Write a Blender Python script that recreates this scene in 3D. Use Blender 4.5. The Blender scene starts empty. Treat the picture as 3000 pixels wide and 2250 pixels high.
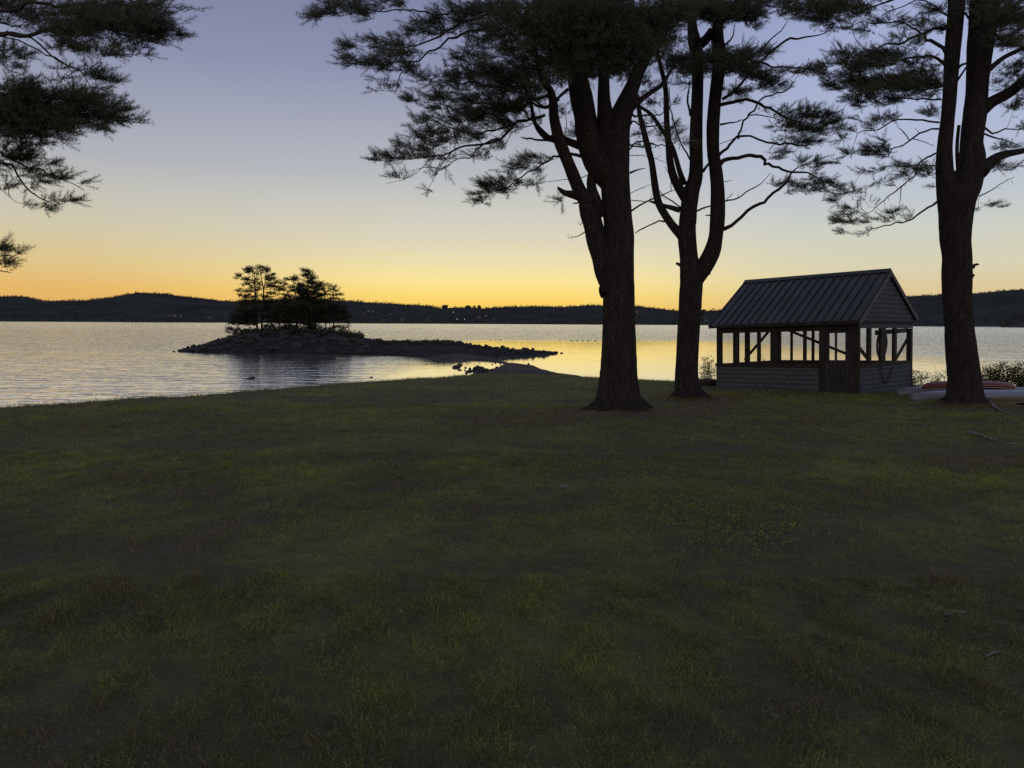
import bpy, math, random
import numpy as np
from mathutils import Matrix, Vector

# ------------------------------------------------------------------ camera, sky, exposure
sc = bpy.context.scene
COL = sc.collection
F, CX, CY = 2170.0, 1500.0, 1125.0
CAM_Z, WATER_Z = 1.6, -1.6
PITCH, ROLL = 4.69, 0.30
R3 = Matrix.Rotation(math.radians(90 - PITCH), 3, 'X') @ Matrix.Rotation(math.radians(ROLL), 3, 'Z')
cam = bpy.data.cameras.new('camera')
cam.sensor_width = 36.0
cam.lens = F / 3000 * 36
cam.clip_start, cam.clip_end = 0.1, 20000
co = bpy.data.objects.new('camera', cam)
co.matrix_world = Matrix.Translation((0, 0, CAM_Z)) @ R3.to_4x4()
COL.objects.link(co)
sc.camera = co
sc.view_settings.view_transform = 'Standard'
sc.view_settings.look = 'None'
sc.view_settings.exposure = 0.0
sc.view_settings.gamma = 1.0
sc.render.engine = 'CYCLES'
sc.cycles.max_bounces = 6
sc.cycles.transparent_max_bounces = 16
sc.cycles.use_denoising = False


def lin(c):
    return tuple((v / 255 / 12.92 if v / 255 <= 0.04045 else ((v / 255 + 0.055) / 1.055) ** 2.4) for v in c) + (1,)


world = bpy.data.worlds.new('World')
sc.world = world
world.use_nodes = True
nt = world.node_tree
N, L = nt.nodes, nt.links
bgn = N['Background']
geo = N.new('ShaderNodeTexCoord')
sep = N.new('ShaderNodeSeparateXYZ')
L.new(geo.outputs['Generated'], sep.inputs[0])


def wmath(op, a, b=None, clamp=False):
    n = N.new('ShaderNodeMath')
    n.operation = op
    n.use_clamp = clamp
    for i, v in enumerate((a, b)):
        if v is None:
            continue
        if isinstance(v, (int, float)):
            n.inputs[i].default_value = v
        else:
            L.new(v, n.inputs[i])
    return n.outputs[0]


elev = wmath('MULTIPLY', wmath('ARCSINE', sep.outputs[2]), 180 / math.pi)
azim = wmath('MULTIPLY', wmath('ARCTAN2', sep.outputs[0], sep.outputs[1]), 180 / math.pi)
efac = wmath('DIVIDE', elev, 30.0, True)


def ramp(stops):
    r = N.new('ShaderNodeValToRGB')
    el = r.color_ramp.elements
    for i, (e, c) in enumerate(stops):
        p = e / 30.0
        x = el[i] if i < 2 else el.new(p)
        x.position = p
        x.color = lin(c)
    r.color_ramp.interpolation = 'LINEAR'
    L.new(efac, r.inputs[0])
    return r.outputs[0]


r_left = ramp([(0, (226, 172, 88)), (30, (120, 126, 158)), (2.2, (231, 184, 106)), (4, (222, 198, 140)), (6.4, (208, 200, 172)),
               (8.5, (196, 194, 184)), (11, (176, 179, 186)), (14, (160, 165, 182)), (18, (139, 145, 173)), (23, (122, 129, 160))])
r_mid = ramp([(0, (250, 198, 82)), (30, (120, 128, 166)), (1.2, (251, 206, 94)), (2.4, (253, 224, 128)), (3.3, (252, 229, 156)), (4.6, (236, 223, 174)), (6.4, (220, 212, 188)),
              (8.5, (205, 203, 193)), (11, (184, 188, 192)), (14, (168, 172, 186)), (18, (143, 149, 178)), (23, (124, 132, 163))])
r_right = ramp([(0, (222, 186, 122)), (30, (136, 146, 186)), (1.8, (223, 196, 142)), (3.8, (217, 209, 176)), (6.4, (205, 208, 196)),
                (8.5, (191, 198, 205)), (11, (180, 188, 208)), (14, (172, 182, 210)), (18, (164, 174, 208)), (23, (152, 162, 200))])


def wmix(f, a, b):
    m = N.new('ShaderNodeMix')
    m.data_type = 'RGBA'
    L.new(f, m.inputs[0])
    L.new(a, m.inputs[6])
    L.new(b, m.inputs[7])
    return m.outputs[2]


def wrange(v, a, b):
    m = N.new('ShaderNodeMapRange')
    m.interpolation_type = 'SMOOTHSTEP'
    L.new(v, m.inputs[0])
    m.inputs[1].default_value = a
    m.inputs[2].default_value = b
    return m.outputs[0]


SUN_AZ = -5.0
front = wmix(wrange(azim, -33, -4), r_left, r_mid)
front = wmix(wrange(azim, 2, 27), front, r_right)
sky = N.new('ShaderNodeTexSky')
sky.sky_type = 'NISHITA'
sky.sun_disc = False
sky.sun_elevation = math.radians(0.3)
sky.sun_rotation = math.radians(SUN_AZ)
skm = N.new('ShaderNodeVectorMath')
skm.operation = 'SCALE'
skm.inputs[3].default_value = 0.95
skt = N.new('ShaderNodeVectorMath')
skt.operation = 'MULTIPLY'
skt.inputs[1].default_value = (1.08, 0.96, 1.08)
L.new(sky.outputs[0], skt.inputs[0])
L.new(skt.outputs[0], skm.inputs[0])
away = wmath('MAXIMUM', wrange(wmath('ABSOLUTE', azim), 42, 100), wrange(elev, 26, 48))
fin = wmix(away, front, skm.outputs[0])
L.new(fin, bgn.inputs[0])
bgn.inputs[1].default_value = 1.0

# ------------------------------------------------------------------ geometry helpers
rng = np.random.default_rng(11)
random.seed(5)
RN = np.array(R3)


def ray(px, py):
    v = RN @ np.array((px - CX, -(py - CY), -F))
    return v / v[1]


def P(px, py, d):
    return np.array((0, 0, CAM_Z)) + ray(px, py) * d


def horizon_y(px):
    lo, hi = 800.0, 1100.0
    for _ in range(30):
        m = (lo + hi) / 2
        if ray(px, m)[2] > 0:
            lo = m
        else:
            hi = m
    return lo


def bumps(x, y, seed, scale, octaves=4):
    r = np.random.default_rng(seed)
    out, a, s = 0, 1.0, scale
    for _ in range(octaves):
        t = 0
        for k in range(4):
            th = r.uniform(0, math.tau)
            f = r.uniform(0.7, 1.3)
            t = t + np.sin((np.cos(th) * x + np.sin(th) * y) * f / s * math.tau + r.uniform(0, math.tau))
        out = out + a * t / 4
        a *= 0.5
        s *= 0.47
    return out


def lawn_plane(y):
    return np.where(y > 0, -0.03 * y, -0.03 * np.maximum(y, -12) * 0.6)


def ground_at(px, py):
    r = ray(px, py)
    d = CAM_Z / (-(r[2]) - 0.03)
    return P(px, py, d)


def water_at(px, py, z=WATER_Z):
    r = ray(px, py)
    return P(px, py, (CAM_Z - z) / -r[2])


TREE_BASE = {'a': (1822, 1206), 'b': (2012, 1172), 'c': (2835, 1190)}
MOUNDS = []
for k, (px, py) in TREE_BASE.items():
    g = ground_at(px, py)
    MOUNDS.append((g[0], g[1], 0.85, 0.12 if k == 'a' else 0.07))


def tagit(o, label=None, cat=None, group=None, kind=None):
    if label:
        o['label'] = label
    if cat:
        o['category'] = cat
    if group:
        o['group'] = group
    if kind:
        o['kind'] = kind
    return o


def empty(name, loc, label, cat, group=None, rot=None):
    o = bpy.data.objects.new(name, None)
    COL.objects.link(o)
    o.location = loc
    if rot is not None:
        o.rotation_euler = rot
    return tagit(o, label, cat, group)


class MB:
    def __init__(s):
        s.v, s.f, s.n = [], [], 0
        s.sm = []

    def add(s, v, f, smooth=False):
        v = np.asarray(v, float).reshape(-1, 3)
        s.v.append(v)
        for q in f:
            s.f.append([i + s.n for i in q])
            s.sm.append(smooth)
        s.n += len(v)

    def box(s, a, b):
        x0, y0, z0 = a
        x1, y1, z1 = b
        s.add([(x0, y0, z0), (x1, y0, z0), (x1, y1, z0), (x0, y1, z0), (x0, y0, z1), (x1, y0, z1), (x1, y1, z1), (x0, y1, z1)],
              [(0, 3, 2, 1), (4, 5, 6, 7), (0, 1, 5, 4), (1, 2, 6, 5), (2, 3, 7, 6), (3, 0, 4, 7)])

    def beam(s, p, q, w, h, up=(0, 0, 1)):
        p, q = np.array(p, float), np.array(q, float)
        t = q - p
        t = t / np.linalg.norm(t)
        up = np.array(up, float)
        a = np.cross(t, up)
        a /= np.linalg.norm(a)
        b = np.cross(a, t)
        vs = [e + sa * a * w / 2 + sb * b * h / 2 for e in (p, q) for sa, sb in ((-1, -1), (1, -1), (1, 1), (-1, 1))]
        s.add(vs, [(3, 2, 1, 0), (4, 5, 6, 7), (0, 1, 5, 4), (1, 2, 6, 5), (2, 3, 7, 6), (3, 0, 4, 7)])

    def prism(s, pts, off):
        pts = np.array(pts, float)
        off = np.array(off, float)
        n = len(pts)
        s.add(np.vstack((pts, pts + off)), [tuple(range(n))[::-1], tuple(range(n, 2 * n))] + [(i, (i + 1) % n, n + (i + 1) % n, n + i) for i in range(n)])

    def tube(s, pts, rad, n=8, rfun=None, cap=True):
        pts = np.array(pts, float)
        m = len(pts)
        tan = np.gradient(pts, axis=0)
        tan /= np.maximum(np.linalg.norm(tan, axis=1, keepdims=True), 1e-9)
        ref = np.array((0.0, 1.0, 0.0)) if abs(tan[0][1]) < 0.9 else np.array((1.0, 0, 0))
        a = np.cross(ref, tan[0])
        a /= np.linalg.norm(a)
        vs = []
        ang = np.arange(n) / n * math.tau
        for i in range(m):
            a = a - tan[i] * np.dot(a, tan[i])
            a /= np.linalg.norm(a)
            b = np.cross(tan[i], a)
            r = np.full(n, rad[i])
            if rfun is not None:
                r = r * rfun(i, ang)
            vs.append(pts[i] + (np.cos(ang) * r)[:, None] * a + (np.sin(ang) * r)[:, None] * b)
        f = []
        for i in range(m - 1):
            for k in range(n):
                k2 = (k + 1) % n
                f.append((i * n + k, i * n + k2, (i + 1) * n + k2, (i + 1) * n + k))
        if cap:
            f.append(tuple(range(n))[::-1])
            f.append(tuple(range((m - 1) * n, m * n)))
        s.add(np.vstack(vs), f, True)

    def build(s, name, mat, parent=None, off=(0, 0, 0)):
        me = bpy.data.meshes.new(name)
        v = np.vstack(s.v) - np.array(off)
        me.from_pydata(v.tolist(), [], s.f)
        me.polygons.foreach_set('use_smooth', s.sm)
        me.materials.append(mat)
        o = bpy.data.objects.new(name, me)
        COL.objects.link(o)
        if parent is not None:
            o.parent = parent
        return o


def bulk(name, verts, faces_n, mat, parent=None, off=(0, 0, 0), attr=None, smooth=False):
    """verts (F*k,3) unshared, k verts per face"""
    v = (np.asarray(verts, np.float64).reshape(-1, 3) - np.array(off)).astype(np.float32)
    me = bpy.data.meshes.new(name)
    nf = len(v) // faces_n
    me.vertices.add(len(v))
    me.vertices.foreach_set('co', v.ravel())
    me.loops.add(nf * faces_n)
    me.loops.foreach_set('vertex_index', np.arange(nf * faces_n, dtype=np.int32))
    me.polygons.add(nf)
    me.polygons.foreach_set('loop_start', np.arange(nf, dtype=np.int32) * faces_n)
    me.polygons.foreach_set('loop_total', np.full(nf, faces_n, np.int32))
    if attr is not None:
        at = me.attributes.new('rnd', 'FLOAT', 'POINT')
        at.data.foreach_set('value', np.repeat(attr, faces_n).astype(np.float32))
    me.update(calc_edges=True)
    me.materials.append(mat)
    o = bpy.data.objects.new(name, me)
    COL.objects.link(o)
    if parent is not None:
        o.parent = parent
    return o


def grid(name, X, Y, Z, mat, keep=None):
    h, w = X.shape
    idx = np.arange(h * w).reshape(h, w)
    q = np.stack((idx[:-1, :-1], idx[:-1, 1:], idx[1:, 1:], idx[1:, :-1]), -1).reshape(-1, 4)
    v = np.stack((X, Y, Z), -1).reshape(-1, 3)
    if keep is not None:
        k = keep.reshape(-1)
        q = q[k[q].any(1)]
        used = np.unique(q)
        mp = np.zeros(h * w, int)
        mp[used] = np.arange(len(used))
        q = mp[q]
        v = v[used]
    me = bpy.data.meshes.new(name)
    me.vertices.add(len(v))
    me.vertices.foreach_set('co', v.astype(np.float32).ravel())
    me.loops.add(q.size)
    me.loops.foreach_set('vertex_index', q.astype(np.int32).ravel())
    me.polygons.add(len(q))
    me.polygons.foreach_set('loop_start', np.arange(len(q), dtype=np.int32) * 4)
    me.polygons.foreach_set('loop_total', np.full(len(q), 4, np.int32))
    me.polygons.foreach_set('use_smooth', np.ones(len(q), bool))
    me.update(calc_edges=True)
    me.materials.append(mat)
    o = bpy.data.objects.new(name, me)
    COL.objects.link(o)
    return o


# ------------------------------------------------------------------ materials
class NM:
    def __init__(s, name, rough=0.8, spec=0.3):
        s.m = bpy.data.materials.new(name)
        s.m.use_nodes = True
        s.N, s.L = s.m.node_tree.nodes, s.m.node_tree.links
        s.b = s.N['Principled BSDF']
        s.b.inputs['Roughness'].default_value = rough
        s.b.inputs['Specular IOR Level'].default_value = spec

    def coord(s, scale=(1, 1, 1), kind='Object', rot=(0, 0, 0)):
        t = s.N.new('ShaderNodeTexCoord')
        m = s.N.new('ShaderNodeMapping')
        m.inputs['Scale'].default_value = scale
        m.inputs['Rotation'].default_value = rot
        if kind == 'World':
            g = s.N.new('ShaderNodeNewGeometry')
            s.L.new(g.outputs['Position'], m.inputs[0])
        else:
            s.L.new(t.outputs[kind], m.inputs[0])
        return m.outputs[0]

    def noise(s, vec, scale, detail=4, rough=0.55, dist=0.0):
        n = s.N.new('ShaderNodeTexNoise')
        n.inputs['Scale'].default_value = scale
        n.inputs['Detail'].default_value = detail
        n.inputs['Roughness'].default_value = rough
        n.inputs['Distortion'].default_value = dist
        s.L.new(vec, n.inputs['Vector'])
        return n.outputs['Fac']

    def ramp(s, fac, stops):
        r = s.N.new('ShaderNodeValToRGB')
        el = r.color_ramp.elements
        for i, (p, c) in enumerate(stops):
            x = el[i] if i < 2 else el.new(p)
            x.position = p
            x.color = tuple(c) + (1,) if len(c) == 3 else c
        s.L.new(fac, r.inputs[0])
        return r.outputs[0]

    def math(s, op, a, b=0.0):
        n = s.N.new('ShaderNodeMath')
        n.operation = op
        for i, v in enumerate((a, b)):
            if isinstance(v, (int, float)):
                n.inputs[i].default_value = v
            else:
                s.L.new(v, n.inputs[i])
        return n.outputs[0]

    def mix(s, f, a, b, mode='MIX'):
        n = s.N.new('ShaderNodeMix')
        n.data_type = 'RGBA'
        n.blend_type = mode
        for i, v in ((0, f), (6, a), (7, b)):
            if isinstance(v, (int, float)):
                n.inputs[i].default_value = v
            elif isinstance(v, tuple):
                n.inputs[i].default_value = v + (1,)
            else:
                s.L.new(v, n.inputs[i])
        return n.outputs[2]

    def bump(s, h, strength, dist):
        n = s.N.new('ShaderNodeBump')
        n.inputs['Strength'].default_value = strength
        n.inputs['Distance'].default_value = dist
        s.L.new(h, n.inputs['Height'])
        s.L.new(n.outputs[0], s.b.inputs['Normal'])
        return n

    def col(s, c):
        if isinstance(c, tuple):
            s.b.inputs['Base Color'].default_value = c + (1,)
        else:
            s.L.new(c, s.b.inputs['Base Color'])


def simple(name, a, b, scale, rough=0.8, spec=0.3, bump=0.0, bdist=0.01, stretch=(1, 1, 1), detail=4):
    m = NM(name, rough, spec)
    v = m.coord(stretch)
    n = m.noise(v, scale, detail)
    m.col(m.ramp(n, [(0.3, a), (0.7, b)]))
    if bump:
        m.bump(n, bump, bdist)
    return m.m


def lawn_color(m, vec_world):
    big = m.noise(m.coord((0.85, 1.0, 1), 'World'), 0.34, 5, 0.60, 0.8)
    mid = m.noise(m.coord((0.9, 1.1, 1), 'World'), 1.5, 6, 0.72, 0.5)
    small = m.noise(m.coord((1, 1, 1), 'World'), 6.5, 5, 0.7, 0.6)
    f = m.math('ADD', m.math('MULTIPLY', big, 0.42), m.math('MULTIPLY', mid, 0.33))
    f = m.math('ADD', f, m.math('MULTIPLY', small, 0.25))
    # needle litter round the tree feet
    g = m.N.new('ShaderNodeNewGeometry')
    lit = None
    for k in range(3):
        mx, my, mr, _ = MOUNDS[k]
        d = m.N.new('ShaderNodeVectorMath')
        d.operation = 'DISTANCE'
        m.L.new(g.outputs['Position'], d.inputs[0])
        d.inputs[1].default_value = (mx + 0.3, my - 0.3, float(lawn_plane(my)))
        q = m.N.new('ShaderNodeMapRange')
        q.interpolation_type = 'SMOOTHSTEP'
        m.L.new(d.outputs['Value'], q.inputs[0])
        q.inputs[1].default_value = 0.5
        q.inputs[2].default_value = 2.6 if k == 0 else 1.6
        q.inputs[3].default_value = 0.17
        q.inputs[4].default_value = 0.0
        f = m.math('SUBTRACT', f, q.outputs[0])
    return m.ramp(f, [(0.40, (0.140, 0.112, 0.084)), (0.62, (0.215, 0.218, 0.080)), (0.455, (0.108, 0.096, 0.064)), (0.49, (0.125, 0.126, 0.062)), (0.535, (0.152, 0.162, 0.063))])


def mat_lawn():
    m = NM('lawn_soil', 0.95, 0.1)
    c = lawn_color(m, None)
    fine = m.noise(m.coord((1, 1, 1), 'World'), 34, 5, 0.7)
    c = m.mix(m.math('MULTIPLY', fine, 0.9), c, (0.03, 0.028, 0.018), 'MIX')
    m.col(c)
    h = m.math('ADD', m.noise(m.coord((1, 1, 1), 'World'), 14, 6, 0.75), m.math('MULTIPLY', m.noise(m.coord((1, 1, 1), 'World'), 2.2, 3), 1.5))
    m.bump(h, 0.8, 0.05)
    return m.m


def mat_blade():
    m = NM('grass_blade', 0.5, 0.45)
    c = lawn_color(m, None)
    a = m.N.new('ShaderNodeAttribute')
    a.attribute_name = 'rnd'
    tint = m.ramp(a.outputs['Fac'], [(0.0, (0.35, 0.4, 0.35)), (1.0, (3.0, 2.8, 2.8)), (0.55, (0.95, 1.0, 0.85)), (0.9, (1.7, 1.65, 1.2))])
    m.col(m.mix(1.0, c, tint, 'MULTIPLY'))
    tr = m.N.new('ShaderNodeBsdfTranslucent')
    m.L.new(m.mix(1.0, c, (1.6, 1.6, 0.75), 'MULTIPLY'), tr.inputs[0])
    ms = m.N.new('ShaderNodeMixShader')
    ms.inputs[0].default_value = 0.5
    m.L.new(m.b.outputs[0], ms.inputs[1])
    m.L.new(tr.outputs[0], ms.inputs[2])
    m.L.new(ms.outputs[0], m.N['Material Output'].inputs[0])
    return m.m


def mat_leafy(name, a, b, trans=0.25, scale=3.0):
    m = NM(name, 0.7, 0.2)
    n = m.noise(m.coord(), scale, 3)
    c = m.ramp(n, [(0.35, a), (0.65, b)])
    m.col(c)
    tr = m.N.new('ShaderNodeBsdfTranslucent')
    m.L.new(c, tr.inputs[0])
    ms = m.N.new('ShaderNodeMixShader')
    ms.inputs[0].default_value = trans
    m.L.new(m.b.outputs[0], ms.inputs[1])
    m.L.new(tr.outputs[0], ms.inputs[2])
    m.L.new(ms.outputs[0], m.N['Material Output'].inputs[0])
    return m.m


def mat_bark():
    m = NM('bark', 0.95, 0.1)
    n = m.noise(m.coord((1, 1, 0.10)), 26, 5, 0.65, 1.6)
    r2 = m.noise(m.coord((1, 1, 0.28)), 9, 4, 0.6, 0.8)
    h = m.math('ADD', m.math('ABSOLUTE', m.math('MULTIPLY', m.math('SUBTRACT', n, 0.5), 3.0)), m.math('MULTIPLY', r2, 0.5))
    m.col(m.ramp(h, [(0.2, (0.018, 0.015, 0.016)), (1.0, (0.125, 0.105, 0.108))]))
    m.bump(h, 1.0, 0.05)
    return m.m


def mat_water():
    m = NM('lake_water', 0.04, 0.5)
    m.b.inputs['IOR'].default_value = 1.6
    m.b.inputs['Metallic'].default_value = 0.92
    m.col((0.88, 0.86, 0.87))
    g = m.N.new('ShaderNodeNewGeometry')
    sp = m.N.new('ShaderNodeSeparateXYZ')
    m.L.new(g.outputs['Position'], sp.inputs[0])

    def rg(v, a, b):
        r = m.N.new('ShaderNodeMapRange')
        r.interpolation_type = 'SMOOTHSTEP'
        m.L.new(v, r.inputs[0])
        r.inputs[1].default_value = a
        r.inputs[2].default_value = b
        return r.outputs[0]
    # sheltered water behind the spit: x > edge, y between the lawn and the bar
    wob = m.math('MULTIPLY', m.math('SUBTRACT', m.noise(m.coord((0.02, 0.05, 1), 'World'), 1.0, 4, 0.6), 0.5), 60)
    yy = m.math('ADD', sp.outputs[1], wob)
    far = m.math('SUBTRACT', 1.0, rg(yy, 128, 158))
    side = rg(m.math('ADD', sp.outputs[0], m.math('MULTIPLY', wob, 0.12)), -12, -5)
    calm = m.math('MULTIPLY', m.math('MULTIPLY', far, side), m.math('SUBTRACT', 1.0, m.math('MULTIPLY', rg(sp.outputs[0], 33, 50), 0.75)))
    # cove in front of the island is a little calmer near the sand
    calm2 = m.math('MULTIPLY', rg(sp.outputs[1], 55, 76), m.math('SUBTRACT', 1.0, rg(sp.outputs[1], 76, 80)))
    ruff = m.math('SUBTRACT', 1.0, m.math('MULTIPLY', calm, 0.93))
    ruff = m.math('MULTIPLY', ruff, m.math('SUBTRACT', 1.0, m.math('MULTIPLY', calm2, 0.25)))
    patch = m.math('ADD', 0.55, m.math('MULTIPLY', m.noise(m.coord((0.03, 0.09, 1), 'World'), 1.0, 3), 0.9))
    n1 = m.noise(m.coord((0.38, 1.35, 1), 'World', (0, 0, math.radians(4))), 1.0, 3, 0.5, 0.3)
    n2 = m.noise(m.coord((2.2, 5.5, 1), 'World', (0, 0, math.radians(-6))), 1.0, 3, 0.55)
    h = m.math('ADD', m.math('MULTIPLY', n1, 0.115), m.math('MULTIPLY', n2, 0.005))
    h = m.math('MULTIPLY', m.math('MULTIPLY', h, patch), ruff)
    bm_ = m.bump(h, 1.0, 1.0)
    # ruffled water shows its near wave faces: mean facet leans toward this shore
    cb = m.N.new('ShaderNodeCombineXYZ')
    lean = m.math('MULTIPLY', ruff, m.math('ADD', 0.016, m.math('MULTIPLY', rg(sp.outputs[1], 60, 500), 0.028)))
    m.L.new(m.math('MULTIPLY', lean, -1.0), cb.inputs[1])
    cb.inputs[2].default_value = 1.0
    vn = m.N.new('ShaderNodeVectorMath')
    vn.operation = 'NORMALIZE'
    m.L.new(cb.outputs[0], vn.inputs[0])
    m.L.new(vn.outputs[0], bm_.inputs['Normal'])
    return m.m


M = {}
M['lawn'] = mat_lawn()
M['blade'] = mat_blade()
M['bark'] = mat_bark()
M['twig'] = simple('twig_bark', (0.014, 0.012, 0.011), (0.034, 0.028, 0.026), 30)
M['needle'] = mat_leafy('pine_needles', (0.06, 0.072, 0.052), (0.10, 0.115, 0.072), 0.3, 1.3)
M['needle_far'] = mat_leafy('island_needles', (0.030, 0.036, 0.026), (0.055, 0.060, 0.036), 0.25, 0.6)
M['leaf'] = mat_leafy('shrub_leaves', (0.045, 0.06, 0.02), (0.09, 0.10, 0.035), 0.4, 4)
M['hill'] = simple('hill_forest_floor', (0.030, 0.034, 0.038), (0.055, 0.060, 0.058), 0.006, 0.95, 0.0, 1.0, 6.0, detail=8)
M['forest'] = mat_leafy('distant_forest', (0.032, 0.038, 0.040), (0.060, 0.064, 0.056), 0.15, 0.01)
M['rock'] = simple('shore_rock', (0.015, 0.014, 0.016), (0.040, 0.036, 0.039), 2.5, 0.85, 0.3, 0.6, 0.05)
M['island'] = simple('island_ground', (0.011, 0.010, 0.012), (0.030, 0.027, 0.029), 0.9, 0.95, 0.1, 1.0, 0.25, detail=8)
M['sand'] = simple('sand', (0.034, 0.028, 0.029), (0.070, 0.058, 0.056), 1.2, 0.95, 0.1, 0.5, 0.05, detail=8)
M['water'] = mat_water()
M['clover'] = mat_leafy('clover', (0.13, 0.16, 0.03), (0.21, 0.24, 0.04), 0.4, 5)
M['driftwood'] = simple('driftwood', (0.09, 0.086, 0.09), (0.20, 0.19, 0.19), 9, 0.85, 0.2, 0.4, 0.01, (0.3, 1, 1))

# ------------------------------------------------------------------ lake, lawn, spit, island
def tag_struct(o):
    o['kind'] = 'structure'
    return o


me = bpy.data.meshes.new('lake_water')
S = 9000
me.from_pydata([(-S, -400, WATER_Z), (S, -400, WATER_Z), (S, S, WATER_Z), (-S, S, WATER_Z)], [], [(0, 1, 2, 3)])
me.materials.append(M['water'])
lake = bpy.data.objects.new('lake_water', me)
COL.objects.link(lake)
tag_struct(lake)

edge_px = [(0, 1195), (200, 1181), (400, 1168), (600, 1155), (800, 1139), (1000, 1123), (1150, 1114), (1250, 1107), (1350, 1100), (1420, 1098), (1500, 1097),
           (1600, 1098), (1700, 1103), (1850, 1111), (1990, 1117), (2085, 1121)]
edge = [ground_at(*p)[:2] for p in edge_px]
edge = [(-90, -60), (-60, -2), (-24, 14.2), (-16.5, 17.2)] + [tuple(e) for e in edge] + [(12.0, 33.2), (16.5, 31.5), (20, 30.0), (30, 27), (55, 22), (110, 5), (110, -60)]
edge = np.array(edge)


def signed_dist(poly, X, Y):
    """positive inside the closed polygon"""
    x, y = X.ravel(), Y.ravel()
    d = np.full(len(x), 1e9)
    inside = np.zeros(len(x), bool)
    n = len(poly)
    for i in range(n):
        a, b = poly[i], poly[(i + 1) % n]
        ab = b - a
        t = np.clip(((x - a[0]) * ab[0] + (y - a[1]) * ab[1]) / (ab @ ab), 0, 1)
        d = np.minimum(d, np.hypot(x - a[0] - t * ab[0], y - a[1] - t * ab[1]))
        c = ((a[1] > y) != (b[1] > y))
        with np.errstate(divide='ignore', invalid='ignore'):
            xi = a[0] + (y - a[1]) * ab[0] / (ab[1] if ab[1] else 1e-9)
        inside ^= c & (x < xi)
    return np.where(inside, d, -d).reshape(X.shape)


def ground_z(x, y, sd=None):
    x, y = np.asarray(x, float), np.asarray(y, float)
    z = lawn_plane(y) + (0.022 * bumps(x, y, 3, 3.2, 3) + 0.012 * bumps(x, y, 4, 0.9, 2)) * np.clip(y / 6, 0.3, 1)
    for (tx, ty, r, h) in MOUNDS:
        z = z + h * np.exp(-((x - tx) ** 2 + (y - ty) ** 2) / (2 * r * r))
    return z


xs = np.concatenate((np.arange(-60, -18, 1.5), np.arange(-18, 26, 0.16), np.arange(26, 80, 1.5)))
ys = np.concatenate((np.arange(-45, 0, 1.5), np.arange(0, 46, 0.16)))
X, Y = np.meshgrid(xs, ys)
SD = signed_dist(edge, X, Y)
wob = 0.25 * bumps(X, Y, 9, 2.5, 3)
t = np.clip((-(SD) + 0.05 + wob * 0.3) / 1.1, 0, 1)
t = t * t * (3 - 2 * t)
Z = ground_z(X, Y)
Z = Z * (1 - t) + (WATER_Z - 0.25) * t - np.clip(-SD - 1.1, 0, 30) * 0.12
lawn = tag_struct(grid('lawn', X, Y, Z, M['lawn'], keep=SD > -4.5))

# sand spit joining the lawn and the island
inner = [(1180, 1043), (1236, 1045.5), (1317, 1051), (1398, 1057), (1474, 1064.5), (1461, 1075), (1431, 1083), (1398, 1093), (1370, 1098)]
outer = [(1700, 1101), (1656, 1097), (1615, 1089), (1585, 1079.5), (1561, 1071), (1534, 1067), (1493, 1064), (1475, 1058), (1434, 1048), (1380, 1040), (1180, 1030)]
poly = np.array([water_at(*p)[:2] for p in inner] + [water_at(1380, 1106)[:2], water_at(1690, 1112)[:2]] + [water_at(*p)[:2] for p in outer])
x0, x1, y0, y1 = poly[:, 0].min() - 2, poly[:, 0].max() + 2, poly[:, 1].min() - 2, poly[:, 1].max() + 2
X, Y = np.meshgrid(np.arange(x0, x1, 0.2), np.arange(y0, y1, 0.25))
SDs = signed_dist(poly, X, Y) + 0.12 * bumps(X, Y, 21, 3, 3)
Z = WATER_Z + np.where(SDs > 0, 0.42 * (1 - np.exp(-SDs * 0.45)), SDs * 0.25) + 0.02 * bumps(X, Y, 5, 1.5, 3) * np.clip(SDs, 0, 1)
tag_struct(grid('sand_spit', X, Y, Z, M['sand'], keep=SDs > -0.9))

# island mound: cross sections along the view columns
cols = np.array([  # px, waterline py, crest py, depth of crest behind waterline
    (505, 1031, 1032, 3), (520, 1032, 1027, 3), (560, 1033, 1017, 4), (600, 1034, 1008, 5), (650, 1035, 992, 8), (700, 1036, 981, 10), (760, 1037, 974, 11), (850, 1038, 971, 12),
    (930, 1038, 973, 12), (1000, 1039, 979, 11), (1050, 1040, 989, 10), (1100, 1041, 997, 9), (1140, 1042, 1001, 9), (1180, 1044, 1000, 9), (1240, 1046, 1000, 10),
    (1300, 1047, 1001, 10), (1345, 1046, 1004, 9), (1390, 1045, 1012, 8), (1440, 1045, 1017, 6), (1500, 1044, 1022, 5), (1560, 1042, 1025, 4), (1600, 1039.5, 1027.5, 3), (1632, 1036, 1032, 2), (1650, 1034, 1034, 2)])
X, Y = np.meshgrid(np.arange(-42, 10, 0.3), np.arange(62, 112, 0.3))
PX = CX + X / Y * F
wl = np.interp(PX, cols[:, 0], cols[:, 1])
cr = np.interp(PX, cols[:, 0], cols[:, 2])
dc = np.interp(PX, cols[:, 0], cols[:, 3])
hor = 939.1 + 0.00524 * PX
df = (CAM_Z - WATER_Z) * F / (wl - hor)
dcr = df + dc
zc = CAM_Z - (cr - hor) * dcr / F
prof = np.where(Y < df, (Y - df) * 0.3 / np.maximum(zc - WATER_Z, 0.4),
                np.where(Y < dcr, np.clip((Y - df) / dc, 0, 1) ** 0.7, 1 - ((Y - dcr) / (dc * 1.1)) ** 2))
inside = (PX > 508) & (PX < 1658)
rough = bumps(X, Y, 31, 2.6, 4)
Z = WATER_Z + (zc - WATER_Z) * np.maximum(prof, -1.0)
Z = Z + 0.13 * rough * np.clip(prof * 3, 0, 1) * np.where(PX > 1180, 0.35, 1.0)
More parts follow.
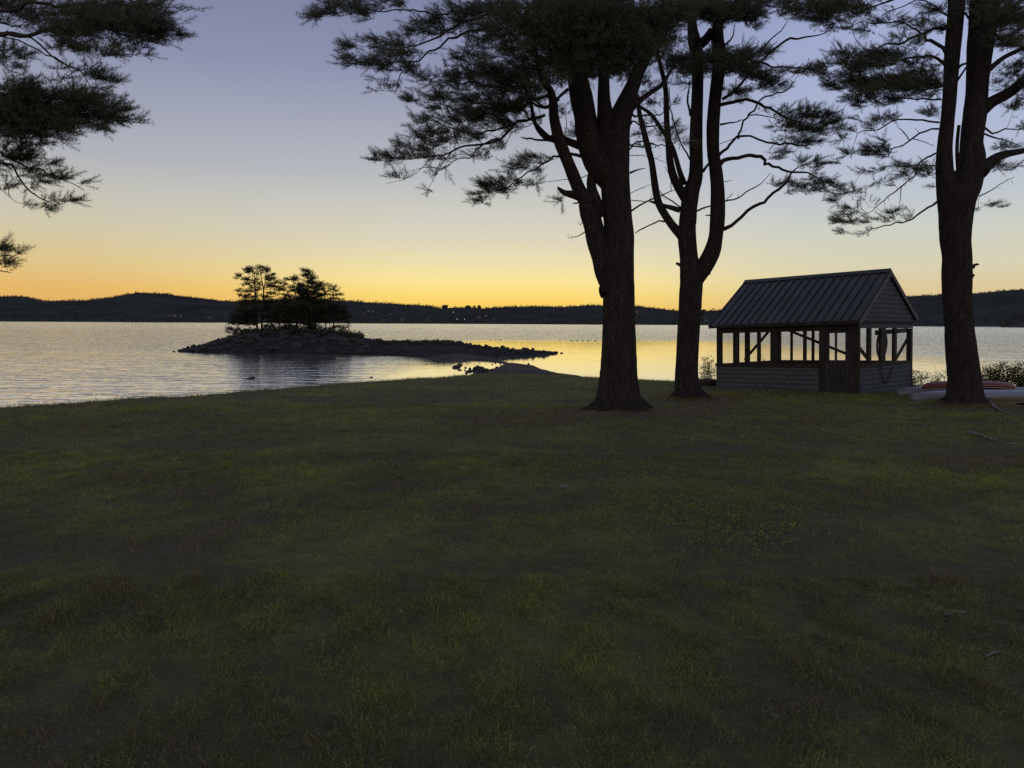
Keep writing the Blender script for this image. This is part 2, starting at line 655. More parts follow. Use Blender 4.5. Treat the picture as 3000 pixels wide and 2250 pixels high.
Z = np.where(inside & (zc > WATER_Z + 0.06), Z, WATER_Z - 0.6)
tag_struct(grid('island', X, Y, Z, M['island'], keep=Z > WATER_Z - 0.4))
IS_X, IS_Y, IS_Z = X, Y, Z


def island_z(x, y):
    j = int(round((x + 42) / 0.3))
    i = int(round((y - 62) / 0.3))
    if 0 <= i < Z.shape[0] and 0 <= j < Z.shape[1]:
        return IS_Z[i, j]
    return WATER_Z


# ------------------------------------------------------------------ hills across the lake
sky_px = np.array([(-1500, 880), (-700, 850), (-300, 875), (0, 866), (70, 866), (100, 871), (136, 880), (271, 877), (347, 867), (370, 861), (412, 855), (488, 859), (540, 866), (597, 872),
                   (652, 879), (700, 881), (800, 878), (900, 876), (999, 878), (1151, 888), (1260, 894), (1292, 901), (1335, 898), (1422, 901), (1476, 897), (1585, 895), (1639, 897), (1693, 894),
                   (1730, 891), (1764, 893), (1860, 894), (1928, 902), (1986, 909), (2058, 909), (2106, 906), (2300, 893), (2500, 876), (2655, 866), (2755, 861), (2850, 858), (2922, 850),
                   (3000, 846), (3400, 838), (3900, 870), (4600, 885)], float)
az = np.arange(-60, 62, 0.06)
pxs = CX + np.tan(np.radians(az)) * F
top = np.interp(pxs, sky_px[:, 0], sky_px[:, 1]) + 3.0
horp = 939.1 + 0.00524 * pxs
rows = [(0.0, 2450), (0.02, 2465), (0.09, 2600), (0.22, 2750), (0.40, 2900), (0.60, 3050), (0.80, 3200), (0.94, 3330), (1.0, 3430), (0.97, 3550), (0.7, 3900), (0.2, 4600)]
X = np.array([[math.tan(math.radians(a)) * r for a in az] for _, r in rows])
Y = np.array([[r for a in az] for _, r in rows])
Zr = []
for k, (f, r) in enumerate(rows):
    ztop = CAM_Z + (horp - top) / F * 3430
    zz = WATER_Z - 1 + (ztop - WATER_Z + 1) * f
    nz = bumps(X[k], Y[k], 41, 500, 4) * 7 * math.sin(math.pi * min(f, 1)) if 0 < f < 1 else 0
    Zr.append(np.maximum(zz + nz, WATER_Z - 1 if f == 0 else WATER_Z + 0.6))
Zr = np.array(Zr)
hills = tag_struct(grid('hills', X, Y, Zr, M['hill']))
tag_struct(hills)


def hill_point(px, frac):
    """point on the hillside at row fraction frac in 0..1 (shore..ridge)"""
    fr = np.array([r[1] for r in rows[:9]])
    r = 2455 + frac * (3430 - 2455)
    a = math.degrees(math.atan((px - CX) / F))
    j = np.clip(np.searchsorted(az, a), 1, len(az) - 1)
    zc_ = [Zr[k][j] for k in range(9)]
    z = np.interp(r, fr, zc_)
    return np.array(((px - CX) / F * r, r, z))


def conifer_blob(c, h, w, n, out):
    """a rough far-off tree: irregular stacked skirts of small triangles"""
    t = rng.random(n) ** 0.8
    ang = rng.random(n) * math.tau
    rr = w * (1 - t) * (0.55 + 0.45 * rng.random(n)) + 0.3
    base = c + np.stack((np.cos(ang) * rr, np.sin(ang) * rr, t * h * 0.92), 1)
    tip = c + np.stack((0 * t, 0 * t, t * h * 0.92 + h * 0.22), 1)
    side = np.stack((-np.sin(ang), np.cos(ang), 0 * t), 1) * (w * (1.05 - t) * 0.55)[:, None]
    out.append(np.stack((base - side, base + side, tip), 1).reshape(-1, 3))


def round_blob(c, h, w, n, out):
    d = rng.normal(size=(n, 3))
    d /= np.linalg.norm(d, axis=1, keepdims=True)
    r = 0.75 + 0.3 * rng.random(n)
    p = c + np.array((0, 0, h * 0.55)) + d * np.array((w, w, h * 0.45)) * r[:, None]
    q = rng.normal(size=(n, 3, 3)) * w * 0.22
    out.append((p[:, None, :] + q).reshape(-1, 3))


tri = []
for _ in range(2600):
    px = rng.uniform(-900, 3900)
    if 1290 < px < 1420 and rng.random() < 0.5:
        continue
    c = hill_point(px, 1.0 + rng.uniform(-0.03, 0.02) if rng.random() < 0.99 else 1)
    c[2] -= 3
    if rng.random() < 0.75:
        conifer_blob(c, rng.uniform(6, 12) * (1.5 if rng.random() < 0.04 else 1), rng.uniform(2.5, 5), 14, tri)
    else:
        round_blob(c, rng.uniform(6, 10), rng.uniform(4, 8), 16, tri)
for _ in range(4200):
    px = rng.uniform(-700, 3700)
    c = hill_point(px, rng.random() ** 1.1)
    c[2] -= 2
    if rng.random() < 0.5:
        conifer_blob(c, rng.uniform(8, 14), rng.uniform(4, 7), 10, tri)
    else:
        round_blob(c, rng.uniform(8, 13), rng.uniform(6, 11), 14, tri)
o = bulk('distant_forest', np.vstack(tri), 3, M['forest'])
tagit(o, 'dark mixed forest covering the far hills across the lake', 'forest', kind='stuff')

for k, (px, w, hh, lab) in enumerate([(1303, 17, 30, 'broad round tree on the far ridge left of the twin round trees'),
                                      (1371, 16, 24, 'round tree on the far ridge just left of the twin round trees'),
                                      (1389, 9, 28, 'left one of the twin round trees on the far skyline'),
                                      (1403, 11, 29, 'right one of the twin round trees on the far skyline')]):
    c = hill_point(px, 1.0)
    hh *= 0.6
    w *= 0.75
    c[2] -= 5
    e = empty('distant_tree', c, lab, 'tree')
    tl = []
    round_blob(np.zeros(3), hh, w, 260, tl)
    bulk('crown', np.vstack(tl), 3, M['forest'], e)
    b = MB()
    b.tube([(0, 0, -3), (0, 0, hh * 0.4)], [0.8, 0.5], 6)
    b.build('trunk', M['twig'], e)

# headland and low wooded shore at the right
hp = np.array([(2925, 952), (2940, 938), (2960, 926), (2990, 920), (3030, 916), (3100, 914), (3300, 910), (3600, 925), (3700, 952)], float)
pxh = np.arange(2928, 3700, 4)
tri = []
hx, hy, hz = [], [], []
for rr, ff in ((1500, 0), (1504, 0.35), (1530, 0.8), (1580, 1.0), (1660, 0.6), (1700, -0.1)):
    hx.append((pxh - CX) / F * rr)
    hy.append(np.full(len(pxh), rr))
    topz = CAM_Z + (939.1 + 0.00524 * pxh - np.interp(pxh, hp[:, 0], hp[:, 1]) - 7) / F * 1580
    hz.append(WATER_Z - 1 + (np.maximum(topz, 1) - WATER_Z + 1) * ff)
tag_struct(grid('headland', np.array(hx), np.array(hy), np.array(hz), M['hill']))
for _ in range(420):
    px = rng.uniform(2932, 3690)
    r = rng.uniform(1506, 1590)
    z = CAM_Z + (939.1 + 0.00524 * px - np.interp(px, hp[:, 0], hp[:, 1]) - 7) / F * 1580
    z = WATER_Z + (max(z, 1) - WATER_Z) * np.interp(r, (1500, 1504, 1530, 1580), (0, 0.35, 0.8, 1))
    round_blob(np.array(((px - CX) / F * r, r, z - 3)), rng.uniform(6, 9), rng.uniform(4, 7), 40, tri)
o = bulk('headland_woods', np.vstack(tri), 3, M['forest'])
tagit(o, 'low dark woods covering the nearer headland at the right', 'woods', kind='stuff')

# houses on the far shore
wallm = {'w': simple('white_clapboard', (0.15, 0.15, 0.175), (0.23, 0.23, 0.26), 0.4), 'g': simple('grey_clapboard', (0.09, 0.09, 0.105), (0.14, 0.14, 0.16), 0.4),
         't': simple('tan_clapboard', (0.25, 0.2, 0.16), (0.35, 0.3, 0.24), 0.4)}
roofm = simple('far_roof', (0.05, 0.05, 0.055), (0.12, 0.12, 0.13), 0.3)
winm = simple('far_window', (0.02, 0.02, 0.025), (0.05, 0.05, 0.06), 0.3, 0.1)


def house(px, py, w, h, kind, lab, rot=0.0):
    horz = 939.1 + 0.00524 * px
    best = min((abs((CAM_Z - hill_point(px, f)[2]) / hill_point(px, f)[1] * F + horz - py), f) for f in np.linspace(0.0, 0.8, 60))
    c = hill_point(px, best[1])
    c[1] -= 45
    c[0] = (px - CX) / F * c[1]
    c[2] = CAM_Z - (py - horz) / F * c[1] - 1.0
    w, h = w * 0.85, h * 0.7
    e = empty('house', c, lab, 'house', rot=(0, 0, rot))
    dd = w * 0.6
    b = MB()
    b.box((-w / 2, -dd / 2, -9), (w / 2, dd / 2, h))
    b.add([(-w / 2, -dd / 2, h), (-w / 2, dd / 2, h), (-w / 2, 0, h + dd * 0.4)], [(0, 2, 1)])
    b.add([(w / 2, -dd / 2, h), (w / 2, dd / 2, h), (w / 2, 0, h + dd * 0.4)], [(0, 1, 2)])
    b.build('wall', wallm[kind], e)
    r = MB()
    for s in (-1, 1):
        r.prism([(-w / 2 - .5, s * (dd / 2 + .6), h - .3), (w / 2 + .5, s * (dd / 2 + .6), h - .3), (w / 2 + .5, 0, h + dd * 0.42), (-w / 2 - .5, 0, h + dd * 0.42)], (0, 0, 0.35))
    r.build('roof', roofm, e)
    for k in range(3):
        q = MB()
        xx = -w / 2 + w * (k + 0.5) / 3
        q.box((xx - .6, -dd / 2 - .05, h * 0.4), (xx + .6, -dd / 2 + .05, h * 0.4 + 1.3))
        q.build('window', winm, e)
    return e


house(500, 925, 9, 4, 'g', 'low grey house at far left, leftmost of the lakeside row near the dark hill', 0.2)
house(514, 924, 10, 4.5, 'w', 'pale house in the middle of the far left lakeside row', -0.1)
house(532, 924, 9, 4, 'w', 'pale small house at the right end of the far left lakeside row', 0.15)
house(616, 931, 14, 3.5, 'g', 'long low grey building on the far shore just left of the island pines', 0.05)
house(1068, 919, 8, 4, 'g', 'small grey house highest on the far slope right of the island, left in its cluster', 0.1)
house(1080, 911, 9, 5, 'w', 'bright white house upslope right of the island', -0.2)
house(1092, 912, 9, 5, 'w', 'white gabled house next to the bright white one upslope', 0.3)
house(1108, 917, 9, 4, 'g', 'grey house at right of the upslope cluster', 0)
house(1144, 920, 10, 3.5, 'g', 'faint grey house alone on the slope above the shore', 0)
house(1124, 939, 13, 3.5, 'g', 'long grey shed on the shoreline beyond the island', 0)
house(1180, 940, 15, 8, 'g', 'tall grey boathouse at the far waterline', 0.1)
house(1251, 936, 13, 3.5, 'w', 'long white cottage near the far waterline', -0.05)
house(1403, 930, 13, 6, 'w', 'largest bright white house below the twin round trees', 0.5)
house(1423, 926, 12, 5, 'g', 'grey house beside the largest white house', -0.2)
house(1445, 935, 10, 4, 'g', 'small grey house right of the largest white house', 0.1)
house(2066, 939, 14, 3.5, 'w', 'pale low cottage at the far waterline left of the shed roof', 0)

lampm = bpy.data.materials.new('lamp_glow')
lampm.use_nodes = True
lb = lampm.node_tree.nodes['Principled BSDF']
lb.inputs['Emission Color'].default_value = (1, 0.93, 0.8, 1)
lb.inputs['Emission Strength'].default_value = 1.6
polem = simple('lamp_post_metal', (0.05, 0.05, 0.05), (0.09, 0.09, 0.09), 1)
for px, py, rad, lab in ((1328, 915, .8, 'tiny lit lamp high on the far slope below the broad round tree'), (1339, 935.5, .8, 'left one of two tiny lit lamps near the far waterline'),
                         (1360, 935.5, .8, 'right one of two tiny lit lamps near the far waterline'), (1863, 915, .8, 'tiny lit lamp on the far slope between the two near trunks'),
                         (1079, 909, .8, 'bright lit lamp by the white houses upslope of the island')):
    horz = 939.1 + 0.00524 * px
    y = 2440 - 2 if py > 930 else 2560
    if py < 930:
        f = min((abs((CAM_Z - hill_point(px, f)[2]) / hill_point(px, f)[1] * F + horz - py), f) for f in np.linspace(0.0, 0.8, 60))[1]
        y = hill_point(px, f)[1] - 60
    z = CAM_Z - (py - horz) / F * y
    e = empty('lamp', ((px - CX) / F * y, y, z - 8), lab, 'lamp')
    b = MB()
    b.tube([(0, 0, -10), (0, 0, 8)], [0.12, 0.1], 6)
    b.build('lamp_post', polem, e)
    b = MB()
    th = np.linspace(0.05, math.pi - 0.05, 6)
    b.tube(np.stack((0 * th, 0 * th, 8 + rad - rad * np.cos(th)), 1), rad * np.sin(th), 8)
    b.build('lamp_head', lampm, e)

# ------------------------------------------------------------------ rocks
rockmeshes = []
for k in range(7):
    import bmesh
    bm = bmesh.new()
    bmesh.ops.create_icosphere(bm, subdivisions=3, radius=1)
    r = np.random.default_rng(100 + k)
    planes = r.normal(size=(13, 3))
    planes /= np.linalg.norm(planes, axis=1, keepdims=True)
    dist = r.uniform(0.55, 0.95, 13)
    for v in bm.verts:
        p = np.array(v.co)
        s = 1.0
        for n_, d_ in zip(planes, dist):
            q = p @ n_
            if q > d_:
                s = min(s, d_ / q)
        p = p * s * (1 + 0.035 * math.sin(9 * p[0] + k) * math.sin(8 * p[1]) + 0.02 * r.normal())
        v.co = p * np.array((1.0, 0.8, 0.68))
    mm = bpy.data.meshes.new('boulder')
    bm.to_mesh(mm)
    bm.free()
    mm.materials.append(M['rock'])
    rockmeshes.append(mm)


def rock(x, y, z, s, label, group=None, flat=1.0, name='boulder'):
    o = bpy.data.objects.new(name, random.choice(rockmeshes))
    COL.objects.link(o)
    o.location = (x, y, z)
    o.rotation_euler = (random.uniform(-.3, .3), random.uniform(-.3, .3), random.uniform(0, 6.28))
    o.scale = (s * random.uniform(.9, 1.3), s * random.uniform(.8, 1.1), s * flat * random.uniform(.8, 1.1))
    return tagit(o, label, 'rock', group)


for _ in range(150):
    px = rng.uniform(545, 1100)
    wl_ = np.interp(px, cols[:, 0], cols[:, 1])
    d0 = (CAM_Z - WATER_Z) * F / (wl_ - 939.1 - 0.00524 * px)
    dd = np.interp(px, cols[:, 0], cols[:, 3])
    t = rng.random() ** 0.8
    y = d0 + dd * t * 0.9
    x = (px - CX) / F * y
    s = rng.uniform(0.22, 0.62) * (1.0 if px > 640 else 0.8) * (1.7 if rng.random() < 0.1 else 1)
    rock(x, y, island_z(x, y) + s * 0.05, s, 'dark angular boulder in the jumble on the slope of the pine island', 'boulders on the slope of the pine island')
for _ in range(110):
    px = rng.uniform(1300, 1645)
    wl_ = np.interp(px, cols[:, 0], cols[:, 1])
    d0 = (CAM_Z - WATER_Z) * F / (wl_ - 939.1 - 0.00524 * px)
    dd = np.interp(px, cols[:, 0], cols[:, 3])
    y = d0 + dd * rng.uniform(0.15 if px > 1440 else 0.7, 1.1)
    x = (px - CX) / F * y
    s = rng.uniform(0.12, 0.36) * (0.7 if px > 1560 else 1.0)
    rock(x, y, island_z(x, y) + s * 0.12, s, 'dark stone heaped in the low rocky arm reaching right from the island', 'stones of the low rocky arm')
for px, py, w, lab in ((1485, 1019, 15, 'squarish boulder standing proud of the middle of the rocky arm'), (1545, 1023, 14, 'peaked boulder near the outer end of the rocky arm'), (1592, 1027, 10, 'pointed boulder by the tip of the rocky arm'),
                       (1332, 1009, 12, 'boulder on the skyline where the grassy bar meets the rocky arm')):
    p = P(px, py, 76.5 if px > 1400 else 80)
    rock(p[0], p[1], p[2] - 0.1, w / F * 76 * 0.5 + 0.08, lab)
for px, py, w, h, lab in ((1335, 1077, 17, 7, 'leftmost flat rock poking out of the cove near the lawn'), (1347, 1071, 18, 5, 'flat rock behind the leftmost one in the cove'),
                          (1364, 1078, 9, 4, 'small rock midway between the flat pair and the big cove boulder'), (1348, 1085, 10, 3, 'low wet rock closest to the lawn in the cove'),
                          (1377, 1088, 19, 6, 'low dark rock left of the big cove boulder'), (1400, 1085, 30, 16, 'largest rounded boulder at the cove shore'),
                          (1414, 1094, 32, 14, 'wide boulder beside the largest one at the cove shore'), (1445, 1092, 28, 12, 'dark boulder third in the row at the cove shore'),
                          (1493, 1093, 14, 9, 'pointed stone on the sand by the lawn edge'), (1297, 1048.5, 11, 3, 'small rock off the inner edge of the sand bar'),
                          (734, 1111, 20, 3.5, 'low rock awash in the cove, leftmost of the two in open water'), (1087, 1106, 11, 2.5, 'low rock awash in the middle of the cove'),
                          (510, 1031, 8, 3, 'small rock off the left tip of the island'), (1625, 1034, 16, 5, 'flat rock off the right tip of the rocky arm'), (1645, 1035, 9, 3, 'last small rock off the tip of the rocky arm')):
    p = water_at(px, py)
    s = w / F * p[1] * 0.72
    rock(p[0], p[1], WATER_Z + s * 0.08, s, lab, flat=min(1.2, h / w * 2.0))
for px, py, w in ((1437, 997, 8), (1452, 996.5, 12), (1464, 996.5, 14), (1545, 998, 6), (1640, 999, 9), (1676, 999, 14), (1690, 999, 14), (1706, 999, 16), (1724, 999, 14), (1745, 999, 16), (1762, 999, 9),
                  (1870, 998, 8), (1960, 998, 7)):
    p = water_at(px, py)
    s = w / F * p[1] * 0.5
    rock(p[0], p[1], WATER_Z + 0.02, s, 'small rock barely breaking the water on the distant shoal line', 'rocks on the distant shoal line', flat=0.3)
# loose stones on the sand
for _ in range(26):
    q = rng.integers(0, 9)
    a = poly[rng.integers(2, 8)]
    x, y = a + rng.normal(size=2) * 1.0
    rock(x, y, WATER_Z + 0.02, rng.uniform(0.07, 0.16), 'fist sized dark stone at the edge of the sand bar', 'stones along the sand bar edge', name='stone')

# ------------------------------------------------------------------ pines
def smooth(pts, step):
    pts = np.array(pts, float)
    if len(pts) < 3:
        pts = np.vstack((pts[0], (pts[0] + pts[-1]) / 2, pts[-1]))
    ext = np.vstack((2 * pts[0] - pts[1], pts, 2 * pts[-1] - pts[-2]))
    out = []
    for i in range(1, len(ext) - 2):
        p0, p1, p2, p3 = ext[i - 1:i + 3]
        n = max(2, int(np.linalg.norm(p2[:3] - p1[:3]) / step))
        for t in np.arange(n) / n:
            out.append(0.5 * ((2 * p1) + (-p0 + p2) * t + (2 * p0 - 5 * p1 + 4 * p2 - p3) * t * t + (-p0 + 3 * p1 - 3 * p2 + p3) * t ** 3))
    out.append(ext[-2])
    return np.array(out)


def to3(poly_px, d, doff_end=0.0):
    out = []
    n = len(poly_px)
    for i, q in enumerate(poly_px):
        do = q[3] if len(q) > 3 else doff_end * i / (n - 1)
        p = P(q[0], q[1], d + do)
        r = q[2] * (d + do) / F * math.cos(math.atan((q[0] - CX) / F))
        out.append((p[0], p[1], p[2], r))
    return out


def needles(pos, dirs, k, ln, wd, spread=(0.3, 1.15)):
    n = len(pos)
    pos = np.repeat(pos, k, 0)
    dirs = np.repeat(dirs, k, 0)
    m = n * k
    rnd = rng.normal(size=(m, 3))
    per = rnd - dirs * np.sum(rnd * dirs, 1, keepdims=True)
    per /= np.linalg.norm(per, axis=1, keepdims=True) + 1e-9
    a = rng.uniform(spread[0], spread[1], m)[:, None]
    v = dirs * np.cos(a) + per * np.sin(a)
    v[:, 2] += 0.12
    l = (ln * rng.uniform(0.7, 1.15, m))[:, None]
    rs = rng.normal(size=(m, 3))
    side = np.cross(v, rs)
    side /= np.linalg.norm(side, axis=1, keepdims=True) + 1e-9
    p0 = pos + rng.normal(size=(m, 3)) * 0.008
    return np.stack((p0 - side * wd / 2, p0 + side * wd / 2, p0 + v * l), 1).reshape(-1, 3)


def sprig(kd_nodes, targets, rad0, step, jit):
    """connect each target to the nearest node of the growing skeleton; returns paths"""
    nodes = np.array(kd_nodes)
    cnt = len(nodes)
    buf = np.zeros((cnt + len(targets) * 14 + 10, 3))
    buf[:cnt] = nodes
    # order by distance to the first skeleton
    dist = np.array([np.min(np.sum((nodes - t) ** 2, 1)) for t in targets])
    paths = []
    for i in np.argsort(dist):
        t = targets[i]
        dd = buf[:cnt] - t
        # prefer nodes below/inward a little: penalise nodes farther up
        c = np.sum(dd ** 2, 1) + 0.5 * np.maximum(dd[:, 2], 0) ** 2
        q = buf[np.argmin(c)]
        ln = np.linalg.norm(t - q)
        n = int(min(12, max(2, round(ln / step))))
        s = np.linspace(0, 1, n + 1)[:, None]
        mid = rng.normal(size=3) * ln * jit
        mid[2] -= ln * 0.10
        pth = q * (1 - s) + t * s + mid * (4 * s * (1 - s))
        paths.append(pth)
        buf[cnt:cnt + n] = pth[1:]
        cnt += n
    return paths


def pine(name, label, group, base_px, d, trunk, limbs=(), boughs=(), dead=(), plates=(), upper=None, seed=1, mass=1.0,
         needle=(11, 0.105, 0.0045), step=0.16, mats=('bark', 'twig', 'needle'), flare=True, twig_r=0.006, dense=1.0, shoot=0.3, base_z=None):
    global rng
    rng = np.random.default_rng(seed)
    base = P(base_px[0], base_px[1], d)
    root = empty(name, base, label, 'tree', group)
    skel = []
    pxskel = []

    def reg(pp, dd, doff_end):
        n = len(pp)
        for i, q in enumerate(pp):
            pxskel.append((q[0], q[1], q[3] if len(q) > 3 else doff_end * i / (n - 1)))

    def woody(polys, pname, mat, sides, bark, st):
        for pl in polys:
            de = 0.0
            if isinstance(pl, tuple) and isinstance(pl[0], (int, float)):
                de, pl = pl
            reg(pl, d, de)
            q = smooth(to3(pl, d, de), st)
            if not bark:
                L_ = np.linalg.norm(q[-1, :3] - q[0, :3])
                nn = rng.normal(size=(len(q), 3)) * min(0.05, L_ * 0.02)
                nn[0] = 0
                nn[1:-1] = (nn[:-2] + nn[1:-1] + nn[2:]) / 2
                q[:, :3] += nn
            rad = np.maximum(q[:, 3], 0.004)
            b = MB()
            ph = rng.uniform(0, 6.28, 8)
            zb = base[2]

            def rf(i, ang, q=q, ph=ph):
                h = q[i, 2] - zb
                s = q[i, 2]
                r = 1 + 0.025 * np.sin(7 * ang + ph[0] + 1.3 * np.sin(s * 1.1)) + 0.02 * np.sin(13 * ang + ph[1] + 1.7 * np.sin(s * 1.7 + ph[4])) + 0.018 * np.sin(21 * ang + ph[2] + 2 * np.sin(s * 2.3)) \
                    + 0.02 * math.sin(s * 3.1 + ph[3]) + rng.normal(size=len(ang)) * 0.008
                if flare:
                    e = math.exp(-max(h, 0) / 0.3)
                    r = r + e * (0.16 * np.sin(4 * ang + ph[5]) + 0.1 * np.sin(7 * ang + ph[6]))
                return r
            b.tube(q[:, :3], rad, sides, rf if bark else None)
            skel.extend(list(q[:, :3]))
            if pname in ('bough', 'dead_branch'):
                # side snags
                for _ in range(int(len(q) * (0.22 if pname == 'dead_branch' else 0.1)) + 1):
                    i = rng.integers(len(q) // 4, len(q))
                    tdir = q[min(i + 1, len(q) - 1), :3] - q[max(i - 1, 0), :3]
                    tdir /= np.linalg.norm(tdir) + 1e-9
                    v = tdir * 0.7 + rng.normal(size=3) * 0.6
                    v /= np.linalg.norm(v)
                    ll = rng.uniform(0.05, 0.28) * min(1.0, np.linalg.norm(q[-1, :3] - q[0, :3]) / 1.5)
                    b.tube([q[i, :3], q[i, :3] + v * ll * 0.6, q[i, :3] + v * ll + rng.normal(size=3) * 0.03], [max(rad[i] * 0.45, 0.004), 0.005, 0.003], 4)
            b.build(pname, mat, root, base)

    # trunk stems joined in one mesh
    tb = MB()
    for pl in trunk:
        reg(pl, d, 0)
        q = smooth(to3(pl, d), 0.10 if d < 40 else 0.5)
        ph = rng.uniform(0, 6.28, 8)

        def rf(i, ang, q=q, ph=ph):
            h = q[i, 2] - base[2]
            s = q[i, 2]
            r = 1 + 0.02 * np.sin(6 * ang + ph[0] + 1.3 * np.sin(s * 1.1)) + 0.015 * np.sin(13 * ang + ph[1] + 1.7 * np.sin(s * 1.7 + ph[4])) + 0.012 * np.sin(23 * ang + ph[2] + 2 * np.sin(s * 2.3)) \
                + 0.012 * math.sin(s * 3.1 + ph[3]) + rng.normal(size=len(ang)) * 0.006
            if flare:
                e = math.exp(-max(h, 0) / 0.28)
                r = r + e * (0.10 * np.sin(5 * ang + ph[5]) + 0.07 * np.sin(8 * ang + ph[6]))
            return r
        tb.tube(q[:, :3], np.maximum(q[:, 3], 0.01), 44 if d < 40 else 8, rf if d < 40 else None)
        skel.extend(list(q[::3 if d < 40 else 1, :3]))
    if flare:
        r0 = smooth(to3(trunk[0], d), 0.1)[0, 3]
        cxy = to3(trunk[0], d)[1]
        for k in range(9):
            a = k / 9 * math.tau + rng.uniform(-.25, .25)
            ll = r0 * rng.uniform(1.15, 1.6)
            pr = []
            for t in np.linspace(0, 1, 7):
                aa = a + 0.25 * t * math.sin(k * 2.1)
                x, y = cxy[0] + math.cos(aa) * (r0 * 0.35 + (ll - r0 * 0.35) * t), cxy[1] + math.sin(aa) * (r0 * 0.35 + (ll - r0 * 0.35) * t)
                rr = r0 * (0.42 * (1 - t) ** 1.6 + 0.05)
                pr.append((x, y, float(ground_z(x, y)) + -rr * 0.25 + 0.30 * r0 * (1 - t) ** 2 - 0.03 * t, rr))
            q = smooth(pr, 0.07)
            tb.tube(q[:, :3], q[:, 3], 10)
    tb.build('trunk', M[mats[0]], root, base)
    woody(limbs, 'limb', M[mats[0]], 16, True, 0.12)
    woody(boughs, 'bough', M[mats[1]], 7, False, 0.14 if d < 40 else 0.6)
    woody(dead, 'dead_branch', M[mats[1]], 6, False, 0.12)

    targets = []
    pxs_ = np.array(pxskel)
    for pl in plates:
        px, py, rx, ry, n = pl[:5]
        if len(pl) > 5:
            do = pl[5]
        else:
            dd = np.hypot(pxs_[:, 0] - px, (pxs_[:, 1] - py) * 1.5)
            j = int(np.argmin(dd))
            do = pxs_[j, 2] + rng.normal() * (0.25 + dd[j] / F * d * 0.5)
        n = int(n * dense)
        K = max(1, n // 4)
        cc = np.stack((rng.uniform(-1, 1, K), rng.uniform(-1, 1, K) * 0.9, rng.uniform(-1, 1, K)), 1)
        for _ in range(n):
            k = rng.integers(K)
            off = cc[k] * 0.8 + rng.normal(size=3) * np.array((0.33, 0.27, 0.33))
            dz = off[2] * rx * d / F * 0.7
            targets.append(P(px + off[0] * rx, py + off[1] * ry, d + do + dz))
    if upper:
        for (sx, sy, ex, ey, nb, spr) in upper:
            for b_ in range(nb):
                t = (b_ + rng.random()) / nb
                px0, py0 = sx + (ex - sx) * t, sy + (ey - sy) * t
                c0 = P(px0, py0, d)
                a = rng.uniform(0, math.tau)
                ll = rng.uniform(0.55, 1.0) * (3.6 * (1 - t) + 1.2)
                tip = c0 + np.array((math.cos(a) * ll, math.sin(a) * ll, ll * rng.uniform(0.05, 0.4)))
                mid = (c0 + tip) / 2 + np.array((0, 0, -0.2))
                b = MB()
                q = smooth([tuple(c0) + (0.06,), tuple(mid) + (0.04,), tuple(tip) + (0.015,)], 0.25)
                b.tube(q[:, :3], q[:, 3], 5)
                b.build('bough', M[mats[1]], root, base)
                skel.extend(list(q[:, :3]))
                for _ in range(spr):
                    s = rng.uniform(0.35, 1.05)
                    p = c0 + (tip - c0) * s + np.array((rng.normal() * 0.5, rng.normal() * 0.5, rng.normal() * 0.14 + 0.1)) * (0.4 + 0.5 * s)
                    targets.append(p)
    targets = np.array(targets)
    if len(targets) == 0:
        return root
    paths = sprig(skel, targets, twig_r, step, 0.10)
    # twigs: thin triangular tubes; tufts
    tw, tp, td = [], [], []
    axis = base.copy()
    for pth in paths:
        n = len(pth)
        total = np.linalg.norm(pth[-1] - pth[0])
        r0 = min(0.018, twig_r * (0.8 + 0.9 * total))
        for i in range(n - 1):
            a, b_ = pth[i], pth[i + 1]
            t = b_ - a
            s1 = np.cross(t, (0.3, 0.5, 0.8))
            s1 /= np.linalg.norm(s1) + 1e-9
            s2 = np.cross(t, s1)
            s2 /= np.linalg.norm(s2) + 1e-9
            ra = r0 * (1 - 0.6 * i / n)
            for sd in (s1, s2):
                tw.append((a - sd * ra, a + sd * ra, b_ + sd * ra * 0.8, b_ - sd * ra * 0.8))
        tip = pth[-1]
        dr = pth[-1] - pth[-2]
        dr /= np.linalg.norm(dr) + 1e-9
        # main shoot beyond the tip, curving up
        out = tip - axis
        out[2] = 0
        out /= np.linalg.norm(out) + 1e-9
        dr = dr * 0.5 + out * 0.5 + rng.normal(size=3) * 0.25
        dr[2] = dr[2] * 0.5 + 0.12
        dr /= np.linalg.norm(dr) + 1e-9
        shoots = [(tip, dr, shoot * rng.uniform(0.7, 1.2))]
        for k in range(rng.integers(2, 5)):
            s = rng.uniform(0.0, 0.9)
            p = tip - dr * 0.0 + (pth[max(n - 3, 0)] - tip) * s
            sdv = rng.normal(size=3)
            sdv[2] *= 0.4
            v = dr * 0.8 + sdv * 0.55
            v /= np.linalg.norm(v)
            shoots.append((p, v, shoot * rng.uniform(0.4, 0.9)))
        for (p, v, ll) in shoots:
            e = p + v * ll
            s1 = np.cross(v, (0.2, 0.4, 0.9))
            s1 /= np.linalg.norm(s1) + 1e-9
            tw.append((p - s1 * twig_r * .5, p + s1 * twig_r * .5, e + s1 * twig_r * .35, e - s1 * twig_r * .35))
            nt_ = max(2, int(ll / (0.055 if d < 40 else 0.14)))
            for s in np.linspace(0.3, 1, nt_):
                tp.append(p + v * ll * s)
                td.append(v)
    bulk('twigs', np.array(tw).reshape(-1, 3), 4, M[mats[1]], root, base)
    nd = needles(np.array(tp), np.array(td), needle[0], needle[1], needle[2])
    bulk('crown', nd, 3, M[mats[2]], root, base)
    return root


def c3(u, v, *r):
    return (900 + .4219 * u, .4219 * v) + tuple(x * .4219 for x in r)


def c4(u, v, *r):
    return (1600 + .4219 * u, .4219 * v) + tuple(x * .4219 for x in r)


